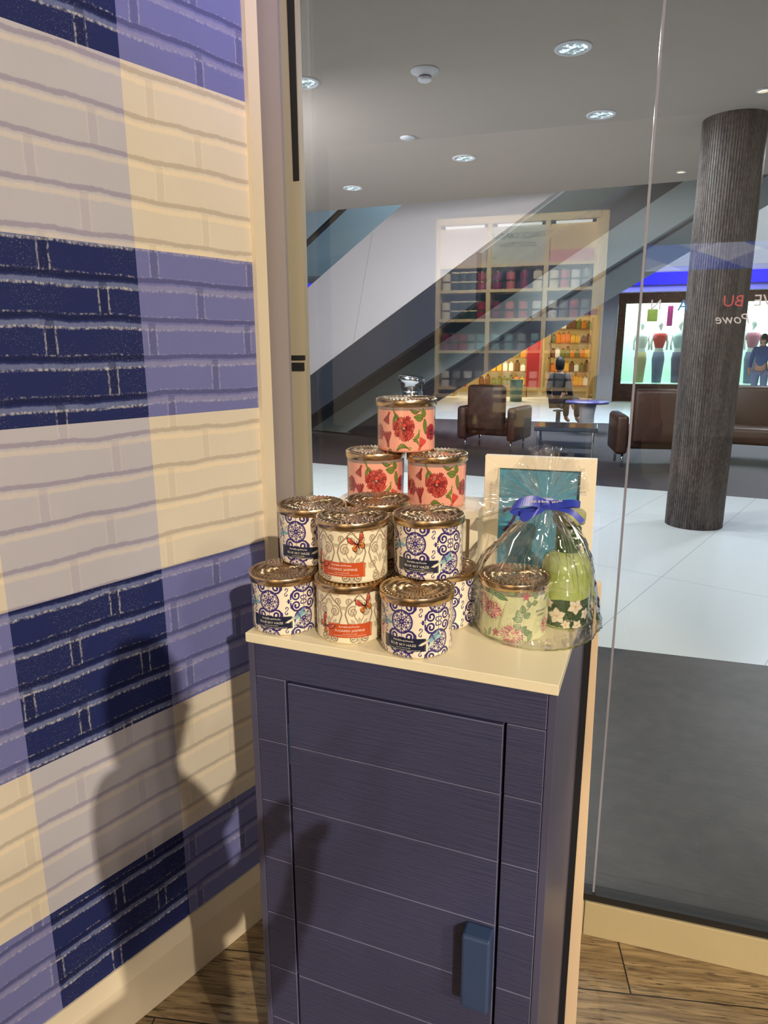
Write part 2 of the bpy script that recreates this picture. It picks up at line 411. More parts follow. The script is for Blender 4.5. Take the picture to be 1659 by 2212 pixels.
def cream_canvas():
    BGc = c8(238, 226, 196); c = Canvas(WMM, HC_MM, CW, CH, BGc); G = c8(168, 150, 126); G2 = c8(150, 134, 112); G3 = c8(205, 192, 166)
    per = WMM/7
    for k in range(7):
        x = k*per+6
        for sg in (1, -1):
            c.spiral(x+sg*9, 46, 7.5, PI/2+sg*.2, 1.5, -sg, 1.9, 1.8, G, .25); c.spiral(x+sg*14, 60, 5.0, -PI/2, 1.4, sg, 1.6, 1.7, G, .25)
            c.spiral(x+sg*9, 9, 6.5, PI/2, 1.6, sg, 2.0, 2.0, G2, .2); c.spiral(x+sg*14, 26, 5.0, -PI/2, 1.4, -sg, 1.6, 1.5, G, .25)
            c.line([(x, 0), (x+sg*4, 10), (x+sg*9, 20), (x+sg*16, 30), (x+sg*20, 42), (x+sg*17, 53), (x+sg*8, 61), (x, 70)], 2.0, G2)
            c.line([(x, 30), (x+sg*5, 36), (x+sg*8, 42), (x+sg*6, 53), (x, 62)], 1.5, G)
            c.line([(x, 66), (x+sg*7, 69), (x+sg*14, 68), (x+sg*20, 71)], 1.0, G)
            for (lx, ly, la, L) in ((6, 28, .9, 9), (12, 40, 1.9, 8), (17, 20, 1.2, 9), (5, 56, 2.2, 7), (18, 50, .4, 6), (7, 16, -.3, 7)):
                c.leaf(x+sg*lx, ly, la if sg > 0 else PI-la, L, 4.2, G3, G)
        c.leaf(x, 26, PI/2, 12, 6, G3, G2); c.leaf(x, 0, PI/2, 12, 5, G3, G2)
    c.poly([(-41, 10), (25, 10), (25, 29), (-41, 29)], c8(198, 84, 42))
    for y in np.arange(11.5, 28, 1.5): c.line([(23.4, y), (23.4, y+.7)], .5, c8(240, 200, 160))
    butterfly(c, 15, 53, .35, 1.0); butterfly(c, -47, 24, -.8, 1.0); butterfly(c, 80, 40, -.5, 1.05); butterfly(c, 140, 20, .6, 1.0); butterfly(c, -100, 52, .3, 1.0)
    return c
def flower(c, x, y, r, a, K, A, A2, rr):
    for ring in (1.0, .78, .55):
        n = int(15*ring)+5
        for k in range(n):
            t = a + 2*PI*k/n + rr.uniform(-.1, .1); L = r*ring*rr.uniform(.85, 1.1); wd = r*.34*ring
            P = [(x+L*.15*math.cos(t), y+L*.15*math.sin(t))]
            for q, f in ((-.16, .75), (-.2, .95), (-.1, 1.0), (-.04, .9), (.03, 1.03), (.1, .92), (.2, .96), (.16, .75)):
                P.append((x+L*f*math.cos(t+q*1.1), y+L*f*math.sin(t+q*1.1)))
            c.poly(P, A if k % 3 else A2, K, .42)
            c.line([(x+L*.3*math.cos(t), y+L*.3*math.sin(t)), (x+L*.8*math.cos(t), y+L*.8*math.sin(t))], .35, K)
def trumpet(c, x, y, a, L, K, A, rr):
    ca, sa = math.cos(a), math.sin(a)
    P = [(0, -1), (.35, -1.5), (.62, -3.5)]
    n = 9
    for k in range(n): P.append((1.0 if k % 2 else .85, -5+10*k/(n-1)))
    P += [(.62, 3.5), (.35, 1.5), (0, 1)]
    Q = [(x+u*L*ca-v*L/14*sa, y+u*L*sa+v*L/14*ca) for u, v in P]
    c.poly(Q, A, K, .5)
    for k in range(-3, 4, 2): c.line([(x+.25*L*ca, y+.25*L*sa), (x+.85*L*ca-k*L/14*sa, y+.85*L*sa+k*L/14*ca)], .4, K)
def acanthus(c, x, y, a, L, G, K, sg=1):
    P = []; n = 14
    for k in range(n+1):
        t = k/n; cx = L*t; cy = sg*L*.25*math.sin(t*PI); w_ = L*.2*math.sin(PI*min(1, t+.1))*(1.25 if k % 2 else .75); P.append((cx, cy+w_))
    for k in range(n, -1, -1):
        t = k/n; P.append((L*t, sg*L*.25*math.sin(t*PI)-L*.1*math.sin(PI*t)*(1.3 if k % 2 else .8)))
    ca, sa = math.cos(a), math.sin(a); T = lambda p: (x+p[0]*ca-p[1]*sa, y+p[0]*sa+p[1]*ca)
    c.poly([T(p) for p in P], G, K, .55)
    c.line([T((L*t/6, sg*L*.25*math.sin(t/6*PI))) for t in range(7)], .5, K)
    ex, ey = T((L, 0)); c.spiral(ex, ey, L*.14, a, .9, sg, 1.2, 1.0, G, .3)
def coral_canvas():
    c = Canvas(WMM, HC_MM, CW, CH, c8(236, 164, 142)); rr = random.Random(3)
    # air gap between the wax and the lid reads through the jar
    c.poly([(-2, 64.5), (WMM+2, 64.5), (WMM+2, 73), (-2, 73)], c8(150, 128, 122))
    K = c8(88, 22, 26); A = c8(206, 84, 72); A2 = c8(164, 58, 56); G = c8(112, 128, 58); G2 = c8(132, 156, 62); GK = c8(46, 54, 26)
    for k in range(3):
        x = k*WMM/3 - 4
        c.line([(x-20, 70), (x-14, 56), (x-8, 50), (x-1, 44)], 2.6, GK, 2.6); c.line([(x-20, 70), (x-14, 56), (x-8, 50), (x-1, 44)], 1.7, G, 1.6)
        c.leaf(x-15, 60, -.9, 13, 4, G, GK); c.leaf(x-15, 58, -1.8, 17, 5, G, GK)
        flower(c, x, 38, 19, .3, K, A, A2, rr)
        c.leaf(x-3, 42, .1, 9, 5, c8(235, 80, 62), K)
        trumpet(c, x-26, 62, -2.0, 19, K, A2, rr); trumpet(c, x-28, 8, 1.7, 25, K, A2, rr); c.spiral(x-25, 3, 4, PI, 1.2, 1, 1.6, 1.2, GK, .3)
        acanthus(c, x-12, 3, .15, 22, G, GK); acanthus(c, x+10, 66, -.05, 18, G, GK, -1)
        acanthus(c, x+16, 20, .95, 17, G2, GK, -1); acanthus(c, x+16, 18, -.6, 12, G2, GK, 1)
        for (lx, ly, la, L, wd) in ((34, 52, 2.95, 18, 11), (36, 54, 1.75, 14, 9), (37, 52, -1.5, 25, 8)): c.leaf(x+lx, ly, la, L, wd, G, GK, True, .06)
        trumpet(c, x+26, 4, 1.1, 20, K, c8(232, 84, 74), rr)
        flower(c, x+53, 30, 13, 1.2, K, c8(206, 62, 78), A2, rr)
    return c
def sage_canvas():
    c = Canvas(WMM, HC_MM, CW, CH, c8(218, 220, 172)); rr = random.Random(5)
    c.poly([(-2, 63.5), (WMM+2, 63.5), (WMM+2, 73), (-2, 73)], c8(150, 146, 122))
    K = c8(110, 40, 62); P_ = c8(214, 118, 128); GK = c8(52, 74, 50); G = c8(150, 172, 128); G2 = c8(120, 150, 110)
    def pom(x, y, r):
        for k in range(260):
            a = rr.uniform(0, 2*PI); q = r*math.sqrt(rr.random()); L = rr.uniform(1.5, 3.2)
            px_, py_ = x+q*math.cos(a), y+q*.8*math.sin(a)
            c.line([(px_, py_), (px_+L*math.cos(a), py_+L*math.sin(a))], .75, P_ if rr.random() < .7 else K)
        for k in range(26):
            a = 2*PI*k/26; c.line([(x+r*.95*math.cos(a), y+r*.8*math.sin(a)), (x+r*1.3*math.cos(a), y+r*1.15*math.sin(a))], .35, K)
    for k in range(2):
        x = k*WMM/2
        c.leaf(x-36, 70, -.5, 18, 7, G, GK); c.leaf(x-26, 66, -.35, 22, 8, G2, GK); c.leaf(x-8, 70, -.2, 16, 6, G, GK); c.leaf(x+70, 66, -2.6, 20, 7, G, GK)
        pom(x-28, 42, 13); pom(x+2, 12, 15); pom(x+62, 20, 12); pom(x+110, 46, 13)
        st = [(x+18, 2), (x+15, 18), (x+13, 30), (x+18, 42), (x+28, 52), (x+36, 62)]; c.line(st, .7, GK)
        for (lx, ly, la) in ((15, 30, 2.4), (13, 33, 3.0), (12, 36, 1.9), (16, 42, 1.6), (18, 36, .5), (26, 50, 1.9), (30, 54, .1), (14, 22, 2.9), (15, 16, .8), (19, 14, .1), (34, 60, 1.2)):
            q = 11 if lx < 20 else 9; c.leaf(x+lx, ly, la, q, q*.8, G2 if int(lx+ly) % 2 else G, GK)
        for (lx, ly) in ((-22, 12), (20, 64), (88, 28), (-50, 58)):
            for t in range(5): c.leaf(x+lx, ly, t*2*PI/5+.3, 6, 3.2, P_, K, False)
        c.leaf(x-34, 5, 1.3, 12, 5, G, GK); c.leaf(x-38, 4, 2.2, 10, 5, G, GK); c.leaf(x+26, 3, 1.2, 14, 7, G, GK)
    return c
M_PAINT = paint_mat('printed_jar'); M_PAINT2 = paint_mat('printed_glass_jar', .16, 1.0)
def jar_mesh(name, canvas, mat):
    H, W = canvas.H, canvas.W
    z = (np.arange(H)+.5)/H*HB; x = (np.arange(W)+.5)/W*2*PI
    rad = np.where(z < .006, RB-.006+np.sqrt(np.clip(.006**2-(.006-z)**2, 0, None)), RB)
    A = -PI/2 + x
    P = np.zeros((H, W, 3)); P[..., 0] = rad[:, None]*np.cos(A); P[..., 1] = rad[:, None]*np.sin(A); P[..., 2] = z[:, None]
    return quad_grid_mesh(name, P, True, canvas.lin(), mat)
def lid_mesh():
    n, rn = 420, 34; Rl = .0520; rho = np.linspace(0.06, 1, rn); th = np.linspace(0, 2*PI, n, endpoint=False)
    T, Q = np.meshgrid(th, rho)
    rel = np.minimum(np.abs(np.sin(21*T+5.5*Q)), np.abs(np.sin(21*T-8.5*Q)))*.75 + .25*np.abs(np.sin(21*T+5.5*Q)); env = np.clip((Q-.10)*6, 0, 1)*np.clip((1.02-Q)*14, .0, 1)
    hz = .0872 + .0030*rel*env + .0006*(1-Q)
    P = [np.stack([Q*(Rl-.0008)*np.cos(T), Q*(Rl-.0008)*np.sin(T), hz], -1)]
    ring = lambda r, z: np.stack([r*np.cos(th), r*np.sin(th), np.full(n, z)], -1)[None]
    P = np.concatenate([ring(.0005, .0878)]+P+[ring(Rl, .0878), ring(Rl+.0004, .0872), ring(Rl+.0003, .0771), ring(Rl-.0004, .0765), ring(Rl-.0016, .0765)])
    return quad_grid_mesh('lid', P, True, None, M_GOLD)
M_INKW = pm('label_ink_white', lin(232, 226, 210), .5); M_INKD = pm('label_ink_dark', lin(60, 62, 60), .5)
LID = lid_mesh(); JARS = {}
def candle_proto(kind):
    root = thing('candle', 'x', 'candle')
    cv, mt, body, texts, ink = {
        'blue': (blue_canvas, M_PAINT, 'jar', [('Bath&BodyWorks', .0036, -.0200, .0234, 1.12, 0), ('BLUE SKY HAZE', .0046, -.0205, .0176, 1.16, 0),
                  ('soy wax blend candle', .0022, -.020, .0146, 1.1, .3), ("Chandelle faite d'un mélange de cire à base de soya", .0021, -.020, .0120, 1.1, .3)], M_INKW),
        'cream': (cream_canvas, M_PAINT, 'jar', [('Bath&BodyWorks', .0036, -.009, .0244, 1.12, 0), ('SUGARED JASMINE', .0048, -.008, .0185, 1.1, 0),
                  ('soy wax blend candle', .0022, -.008, .0150, 1.1, .3), ("Chandelle faite d'un mélange de cire à base de soya", .0021, -.008, .0124, 1.1, .3)], M_INKW),
        'coral': (coral_canvas, M_PAINT2, 'glass_jar', [], None),
        'sage': (sage_canvas, M_PAINT2, 'glass_jar', [('BERGAMOT', .0046, .047, .041, .85, 0), ('& BIRCH', .0046, .047, .0355, .85, 0), ('single wick scented candle', .0016, .047, .030, 1, 0), ('net wt 14.5 oz / 411 g', .0016, .047, .0275, 1, 0)], M_INKD)}[kind]
    me = jar_mesh(body, cv(), mt)
    j = bpy.data.objects.new(body, me); COL.objects.link(j); j.parent = root
    fl = obj('base', lathe([(0, .0002), (RB-.0062, .0002), (RB-.006, .0012), (0, .0014)], 48, cap=False), pm('jar_base', lin(190, 170, 150), .3), j, True)
    l = bpy.data.objects.new('lid', LID); COL.objects.link(l); l.parent = root
    if texts: wrap_text(texts, RB+.00025, 'label_text', ink, j)
    return root

# ================================================================== SETTING
# wood floor of the store
def wood_floor_mat():
    m, nt, out = new_mat('wood_planks'); n = NT(nt); v = n.coord((1, 1, 1), (0, 0, -math.radians(9.5)))
    s = n.sep(v); row = n.m('FLOOR', n.m('DIVIDE', s[1], .185)); off = n.m('MULTIPLY', n.white(n.comb(row, 0, 3.3)), 1.3)
    pl = n.m('FLOOR', n.m('DIVIDE', n.m('ADD', s[0], off), 1.2))
    rnd = n.white(n.comb(row, pl, 1.0))
    gv = n.comb(n.m('ADD', n.m('MULTIPLY', s[0], 2.2), n.m('MULTIPLY', rnd, 40)), n.m('MULTIPLY', s[1], 26), rnd)
    g1 = n.noise(gv, 2.0, 6, .62, 1.6); g2 = n.noise(n.comb(n.m('MULTIPLY', s[0], 9), n.m('MULTIPLY', s[1], 130), rnd), 1.6, 4, .6, .4)
    c = n.mix(n.ramp(g1, .3, .72), lin(112, 92, 66), lin(176, 152, 112)); c = n.mix(n.ramp(g2, .53, .68), c, lin(62, 47, 32))
    c = n.mix(n.m('MULTIPLY', rnd, .35), c, lin(104, 80, 56))
    fy = n.m('FRACT', n.m('DIVIDE', s[1], .185)); fx = n.m('FRACT', n.m('DIVIDE', n.m('ADD', s[0], off), 1.2))
    gap = n.m('MAXIMUM', n.m('LESS_THAN', fy, .018), n.m('LESS_THAN', fx, .003))
    c = n.mix(gap, c, lin(28, 20, 14))
    b = n.bsdf(out, Base_Color=c, Roughness=n.m('ADD', n.m('MULTIPLY', g2, .25), .36)); n.bump(b, n.m('SUBTRACT', n.m('MULTIPLY', g2, -.6), gap), .5, .0015)
    return m
M_WOOD = wood_floor_mat()
FX0, FX1, FY0 = -4.6, 6.2, -9.2
struct(obj('floor', B(FX0, FX1, FY0, 1.53, -.06, 0), M_WOOD))

# mall floor: dark stone apron, pale tiles, dark carpet, pale tiles
def mall_floor_mat():
    m, nt, out = new_mat('mall_floor'); n = NT(nt); v = n.coord(); s = n.sep(v)
    nz = n.noise(v, 1.6, 4, .6); nz2 = n.noise(v, 14, 5, .65)
    dark = n.mix(n.ramp(n.m('ADD', n.m('MULTIPLY', nz, .6), n.m('MULTIPLY', nz2, .4)), .35, .7), lin(30, 31, 34), lin(62, 60, 60))
    dj = n.m('LESS_THAN', n.m('FRACT', n.m('DIVIDE', n.m('ADD', s[1], .1), .60)), .006)
    dj2 = n.m('LESS_THAN', n.m('FRACT', n.m('DIVIDE', n.m('ADD', s[0], .35), 1.2)), .003)
    dark = n.mix(n.m('MULTIPLY', n.m('MAXIMUM', dj, dj2), .7), dark, lin(22, 22, 24))
    v2 = n.coord((1, 1, 1), (0, 0, -math.radians(68.7))); t = n.sep(v2)
    j1 = n.m('LESS_THAN', n.m('FRACT', n.m('DIVIDE', n.m('ADD', t[1], .34), .75)), .007); j2 = n.m('LESS_THAN', n.m('FRACT', n.m('DIVIDE', n.m('ADD', t[0], .2), 1.5)), .0035)
    pale = n.mix(nz, lin(206, 213, 215), lin(214, 220, 221)); pale = n.mix(n.m('MULTIPLY', n.m('MAXIMUM', j1, j2), .75), pale, lin(150, 160, 165))
    carp = n.mix(nz2, lin(44, 38, 44), lin(62, 54, 60))
    c = n.mix(n.m('GREATER_THAN', s[1], 3.238), dark, pale)
    edge = n.m('SUBTRACT', 7.42, n.m('MULTIPLY', s[0], .16))
    cz = n.m('MULTIPLY', n.m('GREATER_THAN', s[1], edge), n.m('LESS_THAN', s[1], 13.9)); c = n.mix(cz, c, carp)
    rg = n.m('ADD', n.m('MULTIPLY', n.m('LESS_THAN', s[1], 3.238), .22), n.m('ADD', .24, n.m('MULTIPLY', cz, .35)))
    n.bsdf(out, Base_Color=c, Roughness=rg); return m
struct(obj('floor', B(-11, 11, 1.53, 27, -.06, 0), mall_floor_mat()))

# the papered wall with printed gingham bricks
def brick_mat():
    m, nt, out = new_mat('gingham_brick_paper'); n = NT(nt); v = n.coord(); s = n.sep(v)
    X, Z = s[0], s[2]
    colB = n.m('LESS_THAN', n.m('FRACT', n.m('DIVIDE', n.m('ADD', X, .126+5.88), .588)), .5)
    dark = n.m('LESS_THAN', n.m('FRACT', n.m('DIVIDE', n.m('ADD', Z, .536), .604)), .5)   # .37-.67 pale, .67-.97 dark ...
    h, L = .0690, .228
    jag = n.m('MULTIPLY', n.m('SUBTRACT', n.noise(n.comb(n.m('MULTIPLY', X, 1), 0, n.m('MULTIPLY', Z, 1)), 70, 3, .7), .5), .10)
    slow = n.m('MULTIPLY', n.m('SUBTRACT', n.noise(v, 7, 2), .5), .22)
    vv = n.m('ADD', n.m('DIVIDE', Z, h), n.m('ADD', jag, slow)); rowi = n.m('FLOOR', vv); fv = n.m('FRACT', vv)
    par = n.m('MULTIPLY', n.m('FLOORED_MODULO', rowi, 2), .5)
    uu = n.m('ADD', n.m('ADD', n.m('DIVIDE', X, L), par), n.m('ADD', n.m('MULTIPLY', n.white(n.comb(rowi, colB, 7)), .28), n.m('MULTIPLY', jag, .25))); fu = n.m('FRACT', uu)
    band = lambda f, a, b, e: n.m('MULTIPLY', n.ramp(f, a-e, a+e), n.m('SUBTRACT', 1, n.ramp(f, b-e, b+e)))
    nz = n.noise(n.comb(X, 0, n.m('MULTIPLY', Z, .6)), 160, 3, .7); nzc = n.noise(v, 9, 4, .6)
    dline = band(fv, .03, .15, .02); lline = n.m('MULTIPLY', band(fv, -.02, .03, .012), 1); lline2 = band(fv, .84, .97, .03)
    vj = band(fu, .02, .085, .006); ve = n.m('MULTIPLY', n.m('MAXIMUM', band(fu, .006, .018, .005), band(fu, .086, .098, .005)), .55); inrow = n.m('MULTIPLY', n.m('GREATER_THAN', fv, .15), n.m('LESS_THAN', fv, .86))
    ve = n.m('MULTIPLY', ve, inrow); vj = n.m('MULTIPLY', vj, n.m('GREATER_THAN', fv, .12))
    cD = n.mix(colB, lin(116, 120, 176), lin(32, 42, 96)); cL = n.mix(colB, lin(220, 210, 192), lin(190, 188, 198))
    base = n.mix(dark, cL, cD); base = n.mix(n.m('MULTIPLY', n.m('SUBTRACT', nzc, .3), .5), base, n.mix(1.0, base, n.mix(dark, (.80, .80, .82), (.55, .58, .66)), 'MULTIPLY'))
    dk = n.mix(1.0, base, n.mix(dark, n.mix(colB, (.70, .67, .66), (.64, .60, .72)), (.50, .50, .56)), 'MULTIPLY')
    lt = n.mix(dark, n.mix(colB, lin(240, 222, 190), lin(216, 206, 196)), n.mix(colB, lin(150, 150, 186), lin(128, 140, 184)))
    wh = n.mix(dark, lt, n.mix(colB, lin(176, 176, 198), lin(206, 204, 206)))
    c = n.mix(n.m('MULTIPLY', lline2, n.m('ADD', .25, n.m('MULTIPLY', nz, .7))), base, lt)
    c = n.mix(n.m('MULTIPLY', dline, .85), c, dk)
    c = n.mix(n.m('MULTIPLY', vj, n.m('ADD', .22, n.m('MULTIPLY', dark, .30))), c, dk)
    c = n.mix(n.m('MULTIPLY', n.m('MULTIPLY', ve, n.m('SUBTRACT', 1, dark)), .5), c, lt)
    c = n.mix(n.m('MULTIPLY', n.m('MULTIPLY', ve, dark), n.ramp(nz, .38, .55)), c, wh)
    c = n.mix(n.m('MULTIPLY', n.m('MULTIPLY', band(fv, .80, .86, .02), dark), n.m('MULTIPLY', n.ramp(nz, .38, .66), .8)), c, wh)
    c = n.mix(n.m('MULTIPLY', n.m('MULTIPLY', band(fv, .15, .19, .016), dark), n.m('MULTIPLY', n.ramp(nz, .46, .70), .6)), c, wh)
    sp = n.ramp(n.noise(n.comb(n.m('MULTIPLY', X, 1.7), 0, Z), 300, 2, .8), .60, .70)
    c = n.mix(n.m('MULTIPLY', n.m('MULTIPLY', sp, n.m('ADD', n.m('MULTIPLY', dark, .55), .10)), n.ramp(nzc, .40, .62)), c, wh)
    b = n.bsdf(out, Base_Color=c, Roughness=.62, Specular_IOR_Level=.3); n.bump(b, nz, .12, .0006)
    return m
P1 = Vector((-.868, .964, 0)); WD = Vector((-.733+.868, 1.300-.964, 0)).normalized(); wang = math.atan2(WD.y, WD.x)
wl = obj('wall_left', B(-11.5, .440, 0, .10, .148, 4.8), brick_mat(), loc=P1, rz=wang); struct(wl)
bb = prism([(0, 0), (0.014, 0), (0.014, .112), (.004, .150), (0, .150)], -11.5, .440)   # x = thickness, y = along
o = obj('baseboard_left', bb, M_TRIM, loc=P1); o.rotation_euler = (0, 0, wang - PI/2); struct(o)
# casing at the end of the wall, return face and glazing post
def wl2(s, t): return (P1 + WD*s + Vector((WD.y, -WD.x, 0))*t)
bm = bmesh.new()
q = [wl2(.440, .012), wl2(.470, .012), wl2(.470, -.08), wl2(.440, -.08)]
lo = [bm.verts.new((p.x, p.y, 0)) for p in q]; hi = [bm.verts.new((p.x, p.y, 4.8)) for p in q]
bm.faces.new(lo); bm.faces.new(hi[::-1])
for i in range(4): bm.faces.new((lo[i], lo[(i+1) % 4], hi[(i+1) % 4], hi[i]))
struct(obj('trim_1', bm, M_TRIM))
struct(obj('trim_2', B(-.705, -.6455, 1.413, 1.424, 0, 4.8), pm('grey_casing', lin(146, 138, 138), .5, var=.03)))
struct(obj('trim_3', B(-.72, -.6305, 1.470, 1.492, 0, 4.8), pm('post_beige', lin(164, 155, 134), .5, var=.05)))
post = obj('trim_4', B(-.650, -.6430, 1.492, 1.522, .11, 3.2), M_TRIM); struct(post)
st = thing('magnetic_tape', 'black strip stuck down the upper beige glazing post beside the window', 'tape')
obj('strip', prism([(-.655, 3.2), (-.631, 3.2), (-.6335, 1.752), (-.6460, 1.752)], 1.4665, 1.4698), M_BLACK, st)
tag(obj('tape_patch', B(-.670, -.6315, 1.4655, 1.4698, 1.377, 1.387), M_BLACK), 'thin black tape patch on beige post, the upper one of the pair', 'tape', 'black tape patches on the post')
tag(obj('tape_patch', B(-.670, -.634, 1.4655, 1.4698, 1.353, 1.371), M_BLACK), 'thicker black tape patch on beige post, the lower one of the pair', 'tape', 'black tape patches on the post')

# shop window: two panes, seam, base rail
GY = 1.50
struct(obj('window_1', B(-.6425, .0735, GY-.006, GY+.006, .105, 3.2), M_GLASS))
struct(obj('window_2', B(.0775, 5.9, GY-.006, GY+.006, .105, 3.2), M_GLASS))
struct(obj('trim_5', B(.0732, .0778, GY-.007, GY+.007, .105, 3.2), pm('silicone_seam', lin(140, 140, 152), .25, var=.05)))
struct(obj('trim_6', B(-.65, 5.95, GY-.0165, GY-.0062, .096, .114), M_BLACK))
struct(obj('trim_7', B(-.65, .0560, GY-.022, GY-.012, 0, .0955), M_ALU))
struct(obj('trim_11', B(-.65, 5.95, GY-.0115, GY+.030, 0, .1045), M_BLACK))
struct(obj('trim_8', B(.0575, 5.95, GY-.022, GY-.012, 0, .0955, bev=.002), M_ALU))
struct(obj('trim_9', B(-.8, 6.2, GY-.05, GY+.10, 3.2, 4.8), M_GREYW))
w2 = bpy.data.objects['window_2']
M_VINYLW = pm('vinyl_white', lin(205, 200, 215), .5); M_VINYLR = pm('vinyl_red', lin(190, 50, 70), .5); M_VINYLB = pm('vinyl_blue', lin(70, 120, 200), .5)
def decal(s, x, z, size, mat, shear=0):   # lettering faces the mall, so it reads reversed from inside
    M = Matrix.Translation((x, GY+.0066, z)) @ Matrix.Rotation(PI, 4, 'Z') @ Matrix.Rotation(PI/2, 4, 'X')
    place_text(s, size, M, 'window_lettering', mat, w2, extr=.0002, shear=shear)
decal('WE', .302, 1.478, .030, M_VINYLW); decal('BU', .2435, 1.478, .030, M_VINYLR); decal('Powe', .247, 1.446, .027, M_VINYLW, .3)
decal('N', .105, 1.474, .028, M_VINYLW); decal('A', .155, 1.472, .030, M_VINYLB)

# store shell behind the camera
M_SWALL = pm('store_wall', lin(214, 204, 188), .7, var=.03); M_SCEIL = pm('store_ceiling', lin(120, 112, 108), .8, var=.03)
struct(obj('wall_back', B(FX0-.1, FX1, FY0-.1, FY0, 0, 4.8), M_SWALL))
struct(obj('wall_right', B(FX1, FX1+.1, FY0, 1.6, 0, 4.8), M_SWALL))
struct(obj('ceiling', B(FX0-.1, FX1, FY0, 1.6, 4.8, 4.9), M_SCEIL))
struct(obj('trim_10', B(-.3, 5.0, .2, .62, 4.3, 4.8), pm('bulkhead', lin(190, 180, 176), .7)))

# mall shell
M_MCEIL = pm('mall_ceiling', lin(178, 166, 156), .85, var=.02); M_ATR = pm('atrium_wall', lin(120, 132, 142), .7, var=.05)
bm = bmesh.new(); pts = [(-11, 1.6), (11, 1.6), (11, 7.05), (-11, 8.78)]
lo = [bm.verts.new((x, y, 3.0)) for x, y in pts]; hi = [bm.verts.new((x, y, 3.35)) for x, y in pts]
bm.faces.new(lo); bm.faces.new(hi)
for i in range(4): bm.faces.new((lo[i], lo[(i+1) % 4], hi[(i+1) % 4], hi[i]))
struct(obj('ceiling', bm, M_MCEIL))
struct(obj('ceiling', B(-11, 11, 6.9, 27, 6.0, 6.2), M_GREYW))
struct(obj('wall_left', B(-11.1, -11, 1.6, 27, 0, 6), M_ATR)); struct(obj('wall_right', B(11, 11.1, 1.6, 27, 0, 6), M_ATR)); struct(obj('wall_back', B(-11, 11, 26.9, 27, 0, 6), M_ATR))
struct(obj('wall_front', B(-11, 11, 8.8, 8.9, 3.35, 6.0), M_GREYW)).location.y = -2.0
struct(obj('wall_store', B(-11, -.72, 1.53, 1.62, 0, 3.0), M_GREYW)); struct(obj('wall_store', B(5.95, 11, 1.53, 1.62, 0, 3.0), M_GREYW))

# ================================================================== CABINET
CA = math.atan2(-.037, .451); CP = (-.471, .849, 0)
def paint_wood(name, c):
    m, nt, out = new_mat(name); n = NT(nt); v = n.coord((5, 5, 120)); g = n.noise(v, 2.2, 5, .6, .8); g2 = n.noise(n.coord((2, 2, 2)), 4, 3)
    col = n.mix(g2, tuple(x*.86 for x in c), tuple(x*1.12 for x in c))
    b = n.bsdf(out, Base_Color=col, Roughness=.42, Specular_IOR_Level=.45); n.bump(b, n.ramp(g, .35, .62), .55, .0009); return m
M_CAB = paint_wood('navy_painted_wood', lin(57, 59, 90)); M_CABS = pm('navy_side_laminate', lin(74, 74, 98), .38, var=.06, scale=3)
M_HANDLE = pm('blue_handle_paint', lin(48, 66, 100), .35, var=.12, scale=20)
cab = thing('display_cabinet', 'navy plank-fronted display cabinet with cream top and one door', 'cabinet', CP, CA)
CWD, CDP = .4525, .385
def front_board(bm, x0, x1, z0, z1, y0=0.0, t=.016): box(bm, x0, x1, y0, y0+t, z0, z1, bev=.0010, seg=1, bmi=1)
gz = [.9245, .8185, .713, .608, .502, .3945, .287, .18, .075]
bm = bmesh.new(); box(bm, 0, .0105, .0, CDP, .0, .977, bev=.0008, seg=1); obj('side_panel', bm, M_CABS, cab)
bm = bmesh.new(); box(bm, .442, CWD, .0, CDP, .0, .977, bev=.0008, seg=1)
obj('side_panel', bm, M_CABS, cab)
obj('carcass', B(.0105, .442, .018, CDP, .03, .977), pm('carcass_black', lin(14, 14, 20), .7), cab)
bm = bmesh.new()
front_board(bm, .0112, .4412, .9250, .9765)
for a, b in zip(gz, gz[1:]):
    front_board(bm, .0112, .0612, b+.0004, a-.0004); front_board(bm, .3905, .4412, b+.0004, a-.0004)
front_board(bm, .0112, .4412, .0, .0745)
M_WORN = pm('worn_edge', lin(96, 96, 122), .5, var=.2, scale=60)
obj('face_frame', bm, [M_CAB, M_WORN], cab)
bm = bmesh.new(); dz = [.9215] + [g for g in gz[1:-1]] + [.0775]
for a, b in zip(dz, dz[1:]): front_board(bm, .0655, .3865, b+.0003, a-.0003, -.0012, .017)
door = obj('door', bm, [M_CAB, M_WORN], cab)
hb = bmesh.new(); box(hb, .3455, .3865, -.030, -.0012, .480, .604, bev=.004, seg=2); obj('handle', hb, M_HANDLE, door)['label'] = 'lighter blue block handle'
for z in (.785, .16):
    bm = bmesh.new(); tube(bm, [(.0633, .004, z), (.0633, .004, z+.068)], .0022); obj('hinge', bm, M_HANDLE, door)
top = B(-.0015, CWD+.0015, -.0035, CDP+.012, .9775, .992, bev=.0008, seg=1); obj('top', top, M_CREAM, cab)['label'] = 'cream laminate top'
tag(obj('back_panel', B(.475, .4905, .30, .452, .004, .9905), pm('cream_panel_edge', lin(216, 190, 158), .45, var=.03), loc=CP, rz=CA), 'tall cream board standing on edge against back side of navy cabinet', 'board')
bp = bpy.data.objects['back_panel']; bp.location = (0, 0, 0); bp.rotation_euler = (0, 0, 0)
bm = B(.0165, .0340, 1.2165, 1.240, .0, .9915, bev=.001); me = bp.data; bmesh.ops.recalc_face_normals(bm, faces=bm.faces)
box(bm, -.43, -.03, 1.250, 1.262, .0, .9915); box(bm, -.06, .020, 1.234, 1.252, .0, .9910); bm.to_mesh(me); bm.free()
for v in me.vertices:
    if v.co.z < .5 and v.co.x > -.02: v.co.x += .014 if v.co.x > .025 else .008

bm = bmesh.new(); box(bm, .02, .4640, CDP+.002, CDP+.0115, .002, .975); obj('back_board', bm, pm('carcass_black', lin(14, 14, 20), .7), cab)
